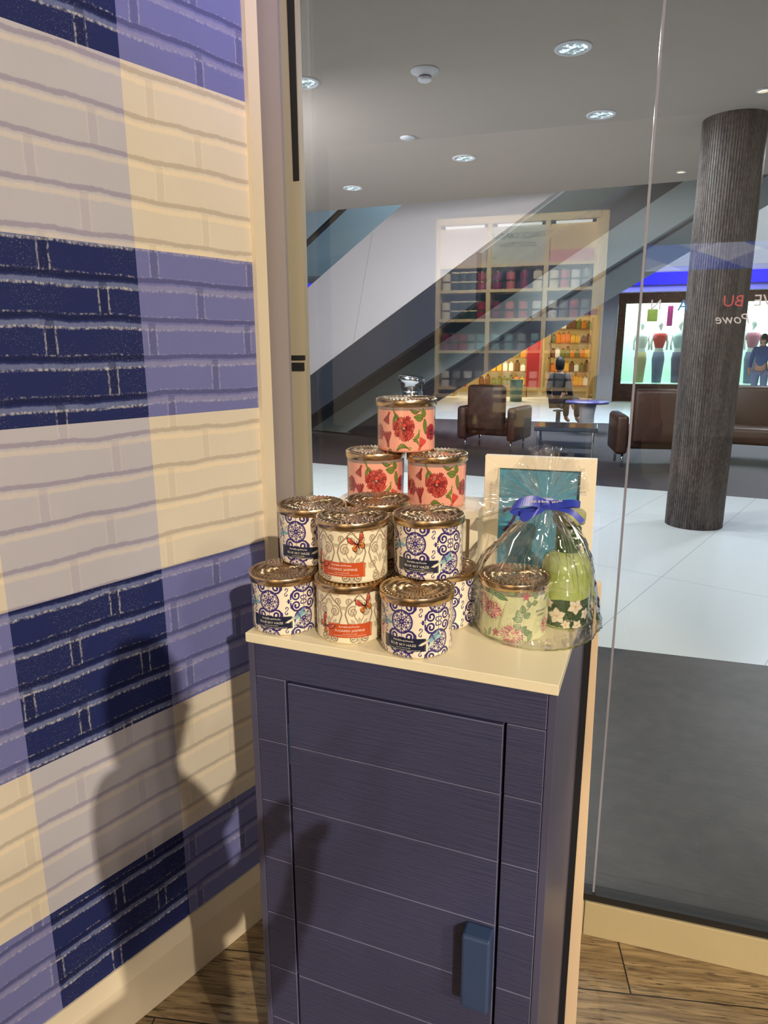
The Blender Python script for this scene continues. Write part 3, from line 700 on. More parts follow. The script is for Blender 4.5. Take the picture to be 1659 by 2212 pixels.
# ================================================================== CANDLES
H1 = .992; HC = .0900
def face(x, y, extra=0): return math.atan2(-x, y) + extra
protos = {k: candle_proto(k) for k in ('blue', 'cream', 'coral', 'sage')}
used = set()
GRP = 'printed candles stacked on the cabinet'
def put(kind, x, y, z, label, extra=0):
    r = protos[kind]
    if kind in used: r = dup(r)
    used.add(kind); r.location = (x, y, z); r.rotation_euler = (0, 0, face(x, y, extra)); tag(r, label, 'candle', GRP); return r
put('blue', -.4290, .8960, H1, 'blue scrollwork candle at far end of bottom row, beside the brick wall', -.06)
put('cream', -.3236, .8950, H1, 'cream butterfly candle in bottom row, orange label, lower of two alike', .12)
put('blue', -.2186, .8765, H1, 'blue scrollwork candle at front of bottom row, nearest cabinet front edge', .02)
put('blue', -.2040, .9820, H1, 'blue scrollwork candle half hidden behind front one, under the white riser side', -.50)
put('blue', -.4080, .9550, H1+HC, 'blue scrollwork candle on second tier beside the brick wall', -.05)
put('cream', -.3198, .8970, H1+HC, 'cream butterfly candle on second tier, orange label, brightest of the stack', -.16)
put('blue', -.2184, .9419, H1+HC, 'blue scrollwork candle on second tier below the coral candles', .06)
put('cream', -.3180, 1.0140, H1+HC, 'shaded cream butterfly candle wedged behind second tier, mostly hidden', -.9)
put('cream', -.3180, 1.0120, H1, 'shadowed candle under the wedged one, glimpsed through dark gap in the stack', 1.4)
put('coral', -.3615, 1.1400, 1.1405, 'coral floral candle on white riser, nearer brick wall, below top candle', .10)
put('coral', -.2500, 1.1360, 1.1405, 'coral floral candle on white riser beside the white framed sign, below top candle', .08)
put('coral', -.3080, 1.1480, 1.1405+HC, 'coral floral candle alone at very top of the pyramid', .0)
put('sage', -.0946, .9688, H1, 'pale green botanical candle inside clear gift bag', -.05)

# white riser behind the pyramid (open-fronted box)
rs = thing('riser', 'low white display riser box standing behind the candle pyramid', 'riser')
obj('top_board', B(-.430, -.170, 1.092, 1.205, 1.126, 1.1403, bev=.0006, seg=1), M_WHITEFR, rs)
obj('side_board', B(-.184, -.170, 1.092, 1.205, .9925, 1.126, bev=.0006, seg=1), M_WHITEFR, rs); obj('side_board', B(-.430, -.416, 1.092, 1.205, .9925, 1.126), M_WHITEFR, rs)
obj('inner_panel', B(-.416, -.184, 1.106, 1.114, .9925, 1.126), M_WHITEFR, rs)

# framed price sign
sg = thing('picture_frame', 'white framed blue price sign standing behind the gift bag', 'picture frame')
fx0, fx1, fz0, fz1, fy, bw = -.171, .012, .9925, 1.224, 1.157, .025
def fr_piece(a, b, c_, d):
    bm = bmesh.new(); A_ = [bm.verts.new((x, fy, z)) for x, z in (a, b, c_, d)]; Bk = [bm.verts.new((x, fy+.018, z)) for x, z in (a, b, c_, d)]
    bm.faces.new(A_); bm.faces.new(Bk[::-1])
    for i in range(4): bm.faces.new((A_[i], A_[(i+1) % 4], Bk[(i+1) % 4], Bk[i]))
    bmesh.ops.bevel(bm, geom=list(bm.edges), offset=.0006, segments=1, affect='EDGES'); return bm
ix0, ix1, iz0, iz1 = fx0+bw, fx1-bw, fz0+bw, fz1-.021
for q in (((fx0, fz1), (fx1, fz1), (ix1, iz1), (ix0, iz1)), ((fx0, fz0), (fx0, fz1), (ix0, iz1), (ix0, iz0)), ((fx1, fz1), (fx1, fz0), (ix1, iz0), (ix1, iz1)), ((fx1, fz0), (fx0, fz0), (ix0, iz0), (ix1, iz0))):
    obj('moulding', fr_piece(*q), M_WHITEFR, sg)
card = obj('price_card', B(ix0-.002, ix1+.002, fy+.008, fy+.011, iz0-.002, iz1+.002), pm('teal_card', lin(84, 150, 176), .4, var=.05), sg)
Mf = lambda x, z: Matrix.Translation((x, fy+.0076, z)) @ Matrix.Rotation(PI/2, 4, 'X')
place_text('2', .062, Mf(-.125, 1.092), 'lettering', pm('plum_ink', lin(70, 60, 96), .5), card, extr=.0002)

# ================================================================== GIFT BAG CONTENTS
bt = thing('soap_bottle', 'green pump soap bottle with white flower label inside clear gift bag', 'bottle', (-.0235, 1.022, H1+.0005), face(-.0235, 1.022))
M_GREENB = pm('green_gel', lin(182, 198, 130), .15, var=.08, coat=.8, spec=.6); M_DGREEN = pm('dark_green_neck', lin(66, 98, 52), .25, coat=.5); M_OLIVE = pm('olive_pump', lin(158, 160, 104), .35)
prof = [(0, 0), (.031, 0), (.035, .003), (.0362, .02), (.0365, .06), (.0365, .088), (.0355, .098), (.031, .107), (.024, .112), (.019, .114), (0, .115)]
bcv = Canvas(2*PI*36.5, 90, 700, 260, c8(176, 194, 112)); rr = random.Random(9)
bcv.poly([(-30, 4), (52, 4), (52, 52), (-30, 52)], c8(60, 88, 62))
for k in range(60): bcv.leaf(rr.uniform(-28, 48), rr.uniform(5, 46), rr.uniform(0, 6), 9, 3, c8(70+rr.randint(0, 30), 105, 66), c8(40, 60, 40))
bcv.poly([(-30, 52), (52, 52), (52, 50), (20, 47), (-5, 49), (-30, 44)], c8(176, 194, 112))
for (x, y, r) in ((17, 38, 13), (-10, 22, 14), (4, 9, 8), (22, 8, 9), (-24, 40, 8), (36, 24, 10)):
    for k in range(5): bcv.leaf(x, y, .4+k*2*PI/5+x, r, r*.75, c8(236, 224, 200), c8(176, 160, 132), False)
    bcv.disc(x, y, r*.14, c8(214, 176, 84))
zz = (np.arange(260)+.5)/260*.088; rad = np.interp(zz, [p[1] for p in prof[1:6]], [p[0] for p in prof[1:6]])+.0001; AA = -PI/2+(np.arange(700)+.5)/700*2*PI
Pm = np.zeros((260, 700, 3)); Pm[..., 0] = rad[:, None]*np.cos(AA); Pm[..., 1] = rad[:, None]*np.sin(AA); Pm[..., 2] = zz[:, None]
body = obj('bottle_body', lathe(prof, 64), M_GREENB, bt, True)
lab = bpy.data.objects.new('label_wrap', quad_grid_mesh('label_wrap', Pm, True, bcv.lin(), M_PAINT2)); COL.objects.link(lab); lab.parent = body
wrap_text([('WILD', .0050, -.004, .066, 1, 0), ('HONEYSUCKLE', .0056, -.004, .0595, 1, 0), ('foaming hand soap', .0032, -.004, .0555, 1, 0)], .0369, 'label_text', pm('olive_ink', lin(212, 216, 160), .5), body)
wrap_text([('8.75 fl oz', .0042, .010, .0145, 1, 0)], .0369, 'label_text', M_INKW, body)
obj('neck', lathe([(.0165, .112), (.0185, .116), (.0185, .150), (.016, .153), (0, .153)], 40), M_DGREEN, bt, True)
obj('pump', lathe([(.010, .152), (.0225, .157), (.0235, .162), (.0235, .172), (.021, .1755), (0, .176)], 40), M_OLIVE, bt, True)

# cellophane bag
bag = thing('gift_bag', 'clear cellophane gift bag tied with blue ribbon holding candle and green bottle', 'gift bag')
rb = random.Random(21); NU, LV = 92, []
ctl = [(.9932, -.064, .995, .050, .055), (.9934, -.064, .995, .089, .094), (1.02, -.065, .997, .091, .096), (1.06, -.065, .997, .088, .092), (1.095, -.062, .996, .078, .078), (1.125, -.058, .994, .060, .055),
       (1.152, -.056, .993, .038, .032), (1.172, -.056, .992, .018, .016), (1.183, -.056, .990, .009, .008), (1.186, -.056, .990, .0085, .0085)]
zc = [c[0] for c in ctl]; NV = 46
tz = np.linspace(0, 1, NV); idx = np.interp(tz, np.linspace(0, 1, len(ctl)), np.arange(len(ctl)))
ph = [rb.uniform(0, 6.3) for _ in range(12)]
pleat = [rb.uniform(-1, 1) for _ in range(NU)]
pleat2 = [rb.uniform(-1, 1) for _ in range(NU)]
BP = np.zeros((NV, NU, 3))
for i in range(NV):
    k = idx[i]; a = int(min(len(ctl)-2, math.floor(k))); t = k-a; cc = [ctl[a][q]*(1-t)+ctl[a+1][q]*t for q in range(5)]
    up = 0
    for j in range(NU):
        th = 2*PI*j/NU
        tie = math.exp(-((cc[0]-1.183)/.05)**2)
        f = 1 + (.045+.10*tie)*pleat[j] + .05*math.sin(3*th+ph[0]+9*tz[i]) + .03*math.sin(7*th+ph[1]-14*tz[i]) + .02*rb.uniform(-1, 1)
        if cc[0] < 1.0: f = 1 + .015*pleat[j]
        if up > 0: f += .10*up*pleat2[j] + .12*up*math.sin(2*th+1.0)
        # squarish plan hugging candle + bottle
        cx, sy = math.cos(th), math.sin(th)
        x = cc[1]+cc[3]*cx*f; y = cc[2]+cc[4]*sy*f
        z = cc[0] + (.0 if cc[0] < .996 else .0022*rb.uniform(-1, 1)) + up*.006*pleat[j] - (up*max(0, -cx)**1.5*.040) - up*max(0, cx)**2*.012 + up*.010*math.sin(5*th)
        if up > 0: x -= up*max(0, -cx)**2*.020
        BP[i, j] = (x, y, z)
me = quad_grid_mesh('film', BP, True, None, M_CELLO, smooth=False)
bmx = bmesh.new(); bmx.from_mesh(me); bmesh.ops.triangulate(bmx, faces=bmx.faces); bmx.to_mesh(me); bmx.free()
film = bpy.data.objects.new('film', me); COL.objects.link(film); film.parent = bag
def fan_sheet(seed, y0, lean, k0):
    q = random.Random(seed); nu, nv = 72, 13; P = np.zeros((nv, nu, 3)); pl = [q.uniform(-1, 1) for _ in range(nu)]
    an = [25, 51, 80, 109, 135, 157, 178, 199]; rd = [.058, .066, .070, .073, .066, .080, .088, .086]
    for j in range(nu):
        u = j/(nu-1); a = math.radians(an[0]+(an[-1]-an[0])*u); L = np.interp(math.degrees(a), an, rd)*(1+.05*math.sin(u*k0)+.04*pl[j])
        for i in range(nv):
            t = i/(nv-1); r = .004+L*t
            yy = y0 + lean*t + .011*t*math.sin(u*31+k0) + .006*t*pl[j] + .010*t*t*math.sin(u*9+k0*2) + .002*q.uniform(-1, 1)*t
            P[i, j] = (-.056+r*math.cos(a), yy, 1.186+r*math.sin(a) - .010*t*t*abs(math.cos(a)))
    m_ = quad_grid_mesh('film', P, False, None, M_CELLO, smooth=False)
    b_ = bmesh.new(); b_.from_mesh(m_); bmesh.ops.triangulate(b_, faces=b_.faces); b_.to_mesh(m_); b_.free()
    o_ = bpy.data.objects.new('top_film', m_); COL.objects.link(o_); o_.parent = bag
fan_sheet(4, .984, -.018, 2.0); fan_sheet(11, .994, .030, 5.0)
def crease_mat():
    m, nt, out = new_mat('cellophane_crease'); n = NT(nt); tr = nt.nodes.new('ShaderNodeBsdfTransparent'); gl = nt.nodes.new('ShaderNodeBsdfGlossy'); gl.inputs['Roughness'].default_value = .16
    mx = nt.nodes.new('ShaderNodeMixShader'); n.put(mx.inputs[0], n.m('MULTIPLY', n.noise(n.coord(), 60, 2), .55)); nt.links.new(tr.outputs[0], mx.inputs[1]); nt.links.new(gl.outputs[0], mx.inputs[2]); nt.links.new(mx.outputs[0], out.inputs[0]); return m
M_CREASE = crease_mat(); rq = random.Random(5); bm = bmesh.new()
for k in range(26):
    j = rq.randrange(NU); end = rq.randint(3, 30); start = rq.randint(NV-12, NV-2)
    if k < 12: j = int(NU*(.5+.5*k/12)) % NU; start = NV-2
    pts_ = []; jj = j
    for i in range(start, end, -3):
        pts_.append(Vector(BP[i, jj % NU])*1.0 + (Vector(BP[i, jj % NU])-Vector((-.06, .99, BP[i, jj % NU][2]))).normalized()*.0008)
        if rq.random() < .3: jj += rq.choice((-1, 1))
    if len(pts_) > 3: tube(bm, pts_, [.0004+.0010*math.sin(PI*q_/(len(pts_)-1))*rq.uniform(.4, 1) for q_ in range(len(pts_))], 5)
for k in range(16):
    a_ = math.radians(rq.uniform(28, 196)); r0, r1 = rq.uniform(.008, .03), rq.uniform(.045, .072); yy = rq.uniform(.966, .985)
    tube(bm, [(-.056+r*math.cos(a_+rq.uniform(-.05, .05)), yy-.1*r, 1.186+r*math.sin(a_)-.01*abs(math.cos(a_))*r/.07) for r in (r0, (r0+r1)/2, r1)], [.0003, .0010, .0003], 5)
obj('crease', bm, M_CREASE, bag)
# inner fold sheets that rise through the neck
def satin():
    m, nt, out = new_mat('blue_satin'); n = NT(nt); g = n.noise(n.coord((300, 300, 20)), 3, 2)
    n.bsdf(out, Base_Color=n.mix(g, lin(28, 44, 150), lin(38, 60, 182)), Roughness=.34, Sheen_Weight=.4, Anisotropic=.5, Specular_IOR_Level=.7); return m
M_RIB = satin(); rib = None
tie_z = 1.1845; rx = -.056; ry = .979
bow = obj('ribbon_bow', lathe([(.0095, tie_z-.005), (.0135, tie_z-.0045), (.0142, tie_z), (.0135, tie_z+.0045), (.0095, tie_z+.005)], 24, cx=rx, cy=.990), M_RIB, bag, True)
def smooth_path(P, n=40):
    P = [Vector(p) for p in P]; out_ = []
    for i in range(n+1):
        u = i/n*(len(P)-1); a = min(int(u), len(P)-2); t = u-a
        p0, p1, p2, p3 = P[max(a-1, 0)], P[a], P[a+1], P[min(a+2, len(P)-1)]
        out_.append(.5*((2*p1)+(-p0+p2)*t+(2*p0-5*p1+4*p2-p3)*t*t+(-p0+3*p1-3*p2+p3)*t**3))
    return out_
def ribbon(name, P, W, width=.0150):
    pts = smooth_path(P); ws = smooth_path(W)
    o_ = obj(name, strip(pts, ws, width, .0003), M_RIB, bow); return pts, ws
loops = []
loops.append(ribbon('loop', [(rx, ry-.004, tie_z), (rx-.020, ry-.012, tie_z+.006), (rx-.040, ry-.016, tie_z+.001), (rx-.047, ry-.010, tie_z-.007), (rx-.036, ry-.002, tie_z-.014), (rx-.016, ry-.002, tie_z-.010), (rx, ry-.002, tie_z)],
       [(0, .2, 1), (.15, .3, 1), (.3, .4, .9), (.3, .7, .6), (.1, .8, .6), (0, .4, .9), (0, .2, 1)]))
loops.append(ribbon('loop', [(rx, ry-.004, tie_z), (rx+.018, ry-.010, tie_z+.003), (rx+.036, ry-.012, tie_z+.006), (rx+.047, ry-.008, tie_z+.004), (rx+.036, ry+.001, tie_z+.001), (rx+.016, ry, tie_z), (rx, ry-.002, tie_z)],
       [(0, .2, 1), (0, .5, .8), (0, .7, .7), (0, .8, .6), (0, .8, .6), (0, .5, .8), (0, .2, 1)], .012))
ribbon('tail', [(rx, ry-.006, tie_z), (rx-.012, ry-.014, tie_z-.010), (rx-.024, ry-.016, tie_z-.017), (rx-.034, ry-.012, tie_z-.014)], [(0, .2, 1), (.4, .3, .8), (.4, .3, .8), (.2, .3, 1)])
ribbon('tail', [(rx, ry-.006, tie_z-.002), (rx+.020, ry-.012, tie_z-.002), (rx+.038, ry-.012, tie_z-.008), (rx+.052, ry-.010, tie_z-.021)], [(0, .2, 1), (0, .5, .8), (.3, .5, .7), (.5, .4, .6)], .009)
obj('knot', B(rx-.006, rx+.006, ry-.011, ry+.002, tie_z-.0048, tie_z+.0048, bev=.002), M_RIB, bow, True)
for s_, x, z, a in (('Bath & Body', rx-.008, tie_z+.0045, .05), ('Works', rx+.016, tie_z+.0060, .28), ('rks', rx-.038, tie_z-.0035, .45)):
    M = Matrix.Translation((x, ry-.0158 if x < rx-.02 else ry-.0135, z)) @ Matrix.Rotation(-a if 0 else a, 4, (0, -1, 0)) @ Matrix.Rotation(PI/2, 4, 'X')
    place_text(s_, .0052, M, 'ribbon_lettering', M_INKW, bow, extr=.0001)

# ================================================================== MALL
# column
def column_mat():
    m, nt, out = new_mat('fluted_stone'); n = NT(nt); v = n.coord((1, 1, .18)); a = n.noise(v, 14, 6, .7); b_ = n.noise(n.coord((1, 1, .5)), 60, 4, .7)
    c = n.mix(n.ramp(n.m('ADD', n.m('MULTIPLY', a, .55), n.m('MULTIPLY', b_, .45)), .38, .66), lin(40, 36, 40), lin(108, 100, 98)); n.bsdf(out, Base_Color=c, Roughness=.55); return m
bm = bmesh.new(); seg = 432; rings = []
for z in (0, 3.0):
    rings.append([bm.verts.new(((.217+(.0 if (i//3) % 2 else -.004))*math.cos(2*PI*i/seg), (.217+(.0 if (i//3) % 2 else -.004))*math.sin(2*PI*i/seg), z)) for i in range(seg)])
for i in range(seg): bm.faces.new((rings[0][i], rings[0][(i+1) % seg], rings[1][(i+1) % seg], rings[1][i]))
tag(obj('column', bm, column_mat(), loc=(.842, 5.93, 0)), 'round dark grooved stone column standing on pale mall floor', 'column')

# ceiling fittings
def downlight(x, y, r, label, warm=False):
    t = thing('downlight', label, 'ceiling light', (x, y, 3.0), 0, 'recessed downlights in the mall ceiling')
    obj('trim_ring', lathe([(r*.78, -.001), (r*.78, -.008), (r, -.006), (r*1.03, -.0005), (r*.78, -.0005)], 40, cap=False), pm('white_enamel', lin(225, 225, 230), .4), t, True)
    obj('reflector', lathe([(r*.78, -.004), (r*.60, -.0035), (r*.3, -.003), (0, -.003)], 40, cap=False), M_LAMPW if warm else M_LAMPC, t, True); return t
def lamp_face(name, c, s0, s1):
    m, nt, out = new_mat(name); n = NT(nt); v = n.coord(); g = n.noise(v, 22, 3, .7)
    e = nt.nodes.new('ShaderNodeEmission'); n.put(e.inputs[0], c); n.put(e.inputs[1], n.m('ADD', s0, n.m('MULTIPLY', n.ramp(g, .45, .62), s1))); nt.links.new(e.outputs[0], out.inputs[0]); return m
M_LAMPC = lamp_face('cool_lamp', (.75, .92, 1.0), .35, 1.4); M_LAMPW = lamp_face('warm_lamp', (1, .85, .6), .9, 1.2)
downlight(-.233, 4.349, .10, 'large recessed downlight nearest the window, greenish reflector')
downlight(-.08, 5.542, .10, 'recessed downlight halfway between near one and the dark column')
downlight(-1.202, 6.367, .10, 'recessed downlight above middle of white escalator side')
downlight(-2.488, 7.144, .10, 'recessed downlight just above escalator glass by ceiling edge')
downlight(-1.84, 4.371, .10, 'recessed downlight cut off by window post')
downlight(.91, 5.37, .045, 'small warm recessed spotlight near top of dark column', True)
downlight(.643, 7.449, .045, 'small warm recessed spotlight beside dark column, lowest in view', True)
tag(obj('ceiling_speaker', lathe([(0, 2.992), (.055, 2.992), (.062, 2.999), (0, 2.9995)], 32, cx=-1.516, cy=5.656), pm('white_enamel', lin(225, 225, 230), .4), smooth=True), 'small plain white disc on mall ceiling below smoke detector', 'speaker')
sd = thing('smoke_detector', 'white smoke detector on mall ceiling', 'smoke detector', (-1.08, 4.412, 3.0))
obj('base', lathe([(0, 0), (.085, 0), (.083, -.008), (.055, -.016), (.045, -.034), (0, -.036)], 40), pm('white_enamel', lin(225, 225, 230), .4), sd, True)
obj('sensor', lathe([(.036, -.036), (.042, -.042), (.040, -.054), (.030, -.060), (0, -.061)], 40), pm('detector_cap', lin(235, 235, 240), .3), sd, True)
bm = lathe([(.0395, -.036), (.0415, -.040)], 32); obj('grille', bm, M_DARK, sd)

# escalators (run direction: down towards the left and away)
az = math.radians(-69.1); ED = Vector((math.sin(az), math.cos(az), 0)); EN = Vector((ED.y, -ED.x, 0));
if EN.y < 0: EN = -EN
TG = math.tan(math.radians(28.4))
def esc_panel(name, P0, zt, zb, s0, s1, t, mat, parent, off=0, floor=None):
    """slanted slab along the run: zt/zb heights at s=0 falling with s"""
    bm = bmesh.new(); L = []
    cut = 0
    pts = [(s0, zb-s0*TG), (s1, zb-s1*TG), (s1, zt-s1*TG), (s0, zt-s0*TG)]
    if floor is not None:
        out_ = []
        for i in range(4):
            a, b = pts[i], pts[(i+1) % 4]
            if a[1] >= floor: out_.append(a)
            if (a[1] < floor) != (b[1] < floor):
                u = (floor-a[1])/(b[1]-a[1]); out_.append((a[0]+(b[0]-a[0])*u, floor))
        pts = out_
    A_ = [bm.verts.new(P0 + ED*s + EN*off + Vector((0, 0, z))) for s, z in pts]; B_ = [bm.verts.new(P0 + ED*s + EN*(off+t) + Vector((0, 0, z))) for s, z in pts]
    bm.faces.new(A_); bm.faces.new(B_[::-1]); n_ = len(pts)
    for i in range(n_): bm.faces.new((A_[i], A_[(i+1) % n_], B_[(i+1) % n_], B_[i]))
    return obj(name, bm, mat, parent)
M_CLAD = pm('white_cladding', lin(206, 200, 202), .5, var=.02); M_SLATE = pm('slate_cladding', lin(60, 64, 76), .4, var=.06); M_SLATE2 = pm('slate_mid', lin(84, 86, 98), .4, var=.05)
M_STONE = pm('grey_green_panel', lin(158, 172, 174), .45, var=.04); M_BLUEGL = thin_clear('balustrade_glass', (.78, .86, .89), .02, 1.0, .02)
PA = Vector((-.4, 8.3, 0)); PB = Vector((-.4, 9.6, 0))
e1 = thing('escalator', 'escalator with white clad side and glass balustrade rising past mall ceiling', 'escalator')
esc_panel('side_cladding', PA, 4.42, 3.165, -2.2, 8.6, .10, M_CLAD, e1, floor=.02)
esc_panel('lower_cladding', PA, 3.16, 2.58, 1.15, 6.4, .12, M_SLATE, e1, .02, floor=.02)
esc_panel('balustrade', PA, 5.02, 4.425, -2.2, 9.0, .012, M_BLUEGL, e1, .03, floor=.02)
bm = bmesh.new(); tube(bm, [PA+ED*s+EN*.035+Vector((0, 0, 5.05-s*TG)) for s in (-2.2, 1, 4, 7, 8.9)], .04, 10); obj('handrail', bm, pm('black_handrail', (.012, .012, .014), .35), e1, True)
esc_panel('soffit', PA, 3.22, 3.165, -2.2, 6.0, .95, M_STONE, e1, .14)
for sj in (3.1, 4.9):  # panel joints
    bm = bmesh.new(); a = PA+ED*(sj-.35)+EN*(-.003); b = PA+ED*sj+EN*(-.003)
    tube(bm, [a+Vector((0, 0, 4.40-(sj-.35)*TG)), b+Vector((0, 0, 3.18-sj*TG))], .004, 4); obj('panel_joint', bm, M_GREYW, e1)
e2 = thing('escalator', 'farther escalator with grey-green underside stripe, behind the white one', 'escalator')
esc_panel('side_cladding', PB, 3.50, 3.02, -3.4, 3.0, .10, M_STONE, e2)
esc_panel('underside', PB, 3.02, 2.55, -3.4, 2.6, .10, pm('slate_blue', lin(72, 84, 98), .4), e2, .02)
esc_panel('stripe', PB, 2.54, 2.10, -3.6, 4.6, .14, M_STONE, e2, -.03, floor=.02)
esc_panel('mid_cladding', PB, 2.85, 2.545, 1.9, 5.0, .10, M_SLATE2, e2, .0, floor=.02)
esc_panel('soffit', PB, 2.12, 2.06, -3.4, 3.4, 1.2, M_SLATE2, e2, .12)
esc_panel('base_wall', PB, 2.09, -1.0, 2.42, 6.8, .10, pm('slate_wall', lin(52, 54, 66), .45, var=.05), e2, .06, floor=.0)
tag(obj('glass_panel', B(-9, -1.0, 12.4, 12.45, 2.72, 6.02), pm('blue_grey_panel', lin(140, 150, 156), .4, var=.05)), 'blue-grey upper wall panel behind escalator glass', 'panel')

# far upper bulkhead, blue light strip
M_BULK = pm('bulkhead_grey', lin(128, 126, 124), .7, var=.03)
struct(obj('wall_bulkhead', B(-11, 11, 16.1, 16.4, 2.95, 6.0), M_BULK))
struct(obj('ceiling', B(-11, 11, 16.0, 26.9, 2.95, 3.05), pm('far_ceiling', lin(110, 108, 118), .7)))
ls = thing('light_strip', 'glowing blue light strip under grey bulkhead above the far shops', 'light strip')
obj('diffuser', B(-11, 11, 15.92, 16.0, 2.69, 2.93, bev=.02), em('blue_led', (.04, .04, 1.0), 1.3), ls)
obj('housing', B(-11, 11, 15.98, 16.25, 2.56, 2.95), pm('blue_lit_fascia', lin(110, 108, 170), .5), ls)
lamp('blue_strip_glow', 'AREA', (1.0, 15.8, 2.85), 30, (.2, .2, 1), 4.0, (1.0, 16.2, 2.6), sizey=.1)
# gingham valance high in the store, seen mirrored in the glass
def argyle():
    m, nt, out = new_mat('argyle_valance'); n = NT(nt); s = n.sep(n.coord()); a = n.m('FRACT', n.m('ADD', n.m('DIVIDE', s[0], .9), n.m('DIVIDE', s[2], .34))); b_ = n.m('FRACT', n.m('SUBTRACT', n.m('DIVIDE', s[0], .9), n.m('DIVIDE', s[2], .34)))
    c = n.mix(n.m('LESS_THAN', a, .5), lin(120, 140, 235), lin(225, 225, 250)); c = n.mix(n.m('MULTIPLY', n.m('LESS_THAN', b_, .5), .5), c, lin(60, 80, 190))
    e = nt.nodes.new('ShaderNodeEmission'); n.put(e.inputs[0], c); e.inputs[1].default_value = 3.0; nt.links.new(e.outputs[0], out.inputs[0]); return m
tag(obj('lit_valance', B(.32, 3.2, -3.06, -3.0, 1.99, 2.175), argyle()), 'backlit blue and white diamond band mirrored in the window beside dark column', 'valance')

# ---------------- far shops
M_WARMW = pm('warm_shop_wall', lin(200, 176, 120), .7); M_SHELFW = pm('shop_shelf_wood', lin(150, 116, 70), .6); M_RED = pm('red_banner', lin(206, 52, 46), .5); M_FASC = pm('shop_fascia_purple', lin(92, 62, 120), .6)
struct(obj('wall_shop', B(-6.2, -.05, 23.2, 23.3, 0, 2.95), M_WARMW)); struct(obj('wall_shop', B(-6.3, -6.2, 20.0, 23.3, 0, 2.95), M_WARMW)); struct(obj('wall_shop', B(-.05, .02, 20.2, 23.3, 0, 2.95), M_WARMW))
hs = thing('shop_sign', 'pale lit sign band over the far warm-lit shop', 'sign')
obj('sign_panel', B(-3.2, -.42, 19.95, 20.05, 2.46, 2.86), em('sign_glow', (1.0, .98, .8), .75), hs); obj('emblem', B(-.62, -.30, 19.93, 19.96, 2.50, 2.84), em('sign_green', (.25, .6, .12), .6), hs)
obj('fascia', B(-6.2, -.06, 20.0, 20.1, 2.28, 2.44), M_FASC, hs)
for x0, x1, lb in ((-1.86, -1.46, 'tall red banner pillar beside far shop entrance, nearer the steel pillar'), (-4.00, -3.55, 'red banner pillar of far shop, nearer the escalator')):
    tag(obj('banner_pillar', B(x0, x1, 19.8, 19.95, .35, 2.42, bev=.01), M_RED), lb, 'banner')
tag(obj('steel_pillar', B(.02, .46, 19.5, 19.9, 0, 2.95, bev=.02), M_STEEL), 'square brushed steel pillar between warm shop and brick shopfront', 'pillar')
tag(obj('waste_bin', lathe([(0, 0), (.16, 0), (.18, .55), (.19, .58), (0, .6)], 24, cx=-2.05, cy=19.2), pm('green_bin', lin(96, 120, 104), .5), smooth=True), 'green round bin below red banner of far shop', 'bin')
prodcol = [pm('gold_goods', lin(230, 180, 60), .5), pm('white_goods', lin(235, 230, 215), .5), pm('brown_goods', lin(120, 80, 40), .5), pm('olive_goods', lin(120, 120, 50), .5), pm('orange_goods', lin(220, 130, 40), .5)]
def boxmesh(m, w_=.09, h_=.16):
    bm = B(-w_/2, w_/2, -w_/2, w_/2, 0, h_*.78, bev=.01); lathe([(w_*.28, h_*.78), (w_*.28, h_*.95), (0, h_)], 8, bm); me = bpy.data.meshes.new('shop_jar'); bm.to_mesh(me); bm.free(); me.materials.append(m); return me
pmesh = [boxmesh(m) for m in prodcol]
rk_x = [(-5.6, -4.1), (-3.4, -1.95), (-1.35, -.15)]
WHERE = ['by the red banner near the escalator', 'between the two red banner pillars', 'between red banner and steel pillar']
for gi, (x0, x1) in enumerate(rk_x):
    rk = thing('shop_rack', 'wooden product rack in far warm-lit shop, ' + WHERE[gi], 'rack')
    for x in (x0, x1-.05): obj('upright', B(x, x+.05, 20.9, 21.3, 0, 2.25), M_SHELFW, rk)
    for z in (.35, .75, 1.15, 1.55, 1.95): obj('shelf', B(x0, x1, 20.9, 21.3, z-.03, z), M_SHELFW, rk)
    for zi, z in enumerate((.35, .75, 1.15, 1.55, 1.95)):
        nn = 8
        for k in range(nn):
            o_ = bpy.data.objects.new('shop_jar', pmesh[(gi + zi*2 + k//2 + R.randint(0, 1)) % 5]); COL.objects.link(o_); o_.location = (x0+.12+(x1-x0-.24)*k/(nn-1), 21.0, z+.0005); s_ = R.uniform(1.3, 2.1); o_.scale = (1.5, 1.2, s_)
            tag(o_, 'small ' + o_.data.materials[0].name.split('_')[0] + ' packaged product on rack ' + WHERE[gi] + ', ' + ('bottom', 'second lowest', 'middle', 'second highest', 'top')[zi] + ' shelf', 'product', 'products on rack ' + WHERE[gi] + ', ' + ('bottom', 'second lowest', 'middle', 'second highest', 'top')[zi] + ' shelf')

def brickwall():
    m, nt, out = new_mat('far_brick'); n = NT(nt); t = nt.nodes.new('ShaderNodeTexBrick'); s = n.sep(n.coord()); n.put(t.inputs['Vector'], n.comb(s[0], s[2], 0))
    for k, v in (('Color1', (*lin(124, 84, 64), 1)), ('Color2', (*lin(98, 66, 52), 1)), ('Mortar', (*lin(70, 56, 50), 1))): t.inputs[k].default_value = v
    t.inputs['Scale'].default_value = 4.5; n.bsdf(out, Base_Color=t.outputs[0], Roughness=.8); return m
MB = brickwall()
bm = bmesh.new()
for a in ((.46, .66, 0, 2.95), (.66, 2.75, 0, .46), (.66, 2.75, 2.56, 2.95), (2.75, 3.3, 0, 2.95), (3.3, 5.6, 0, .40), (3.3, 5.6, 2.56, 2.95), (5.6, 11, 0, 2.95)): box(bm, a[0], a[1], 20.0, 20.2, a[2], a[3])
struct(obj('wall_shopfront', bm, MB))
M_MINT = pm('mint_display', lin(196, 224, 212), .7, var=.03)
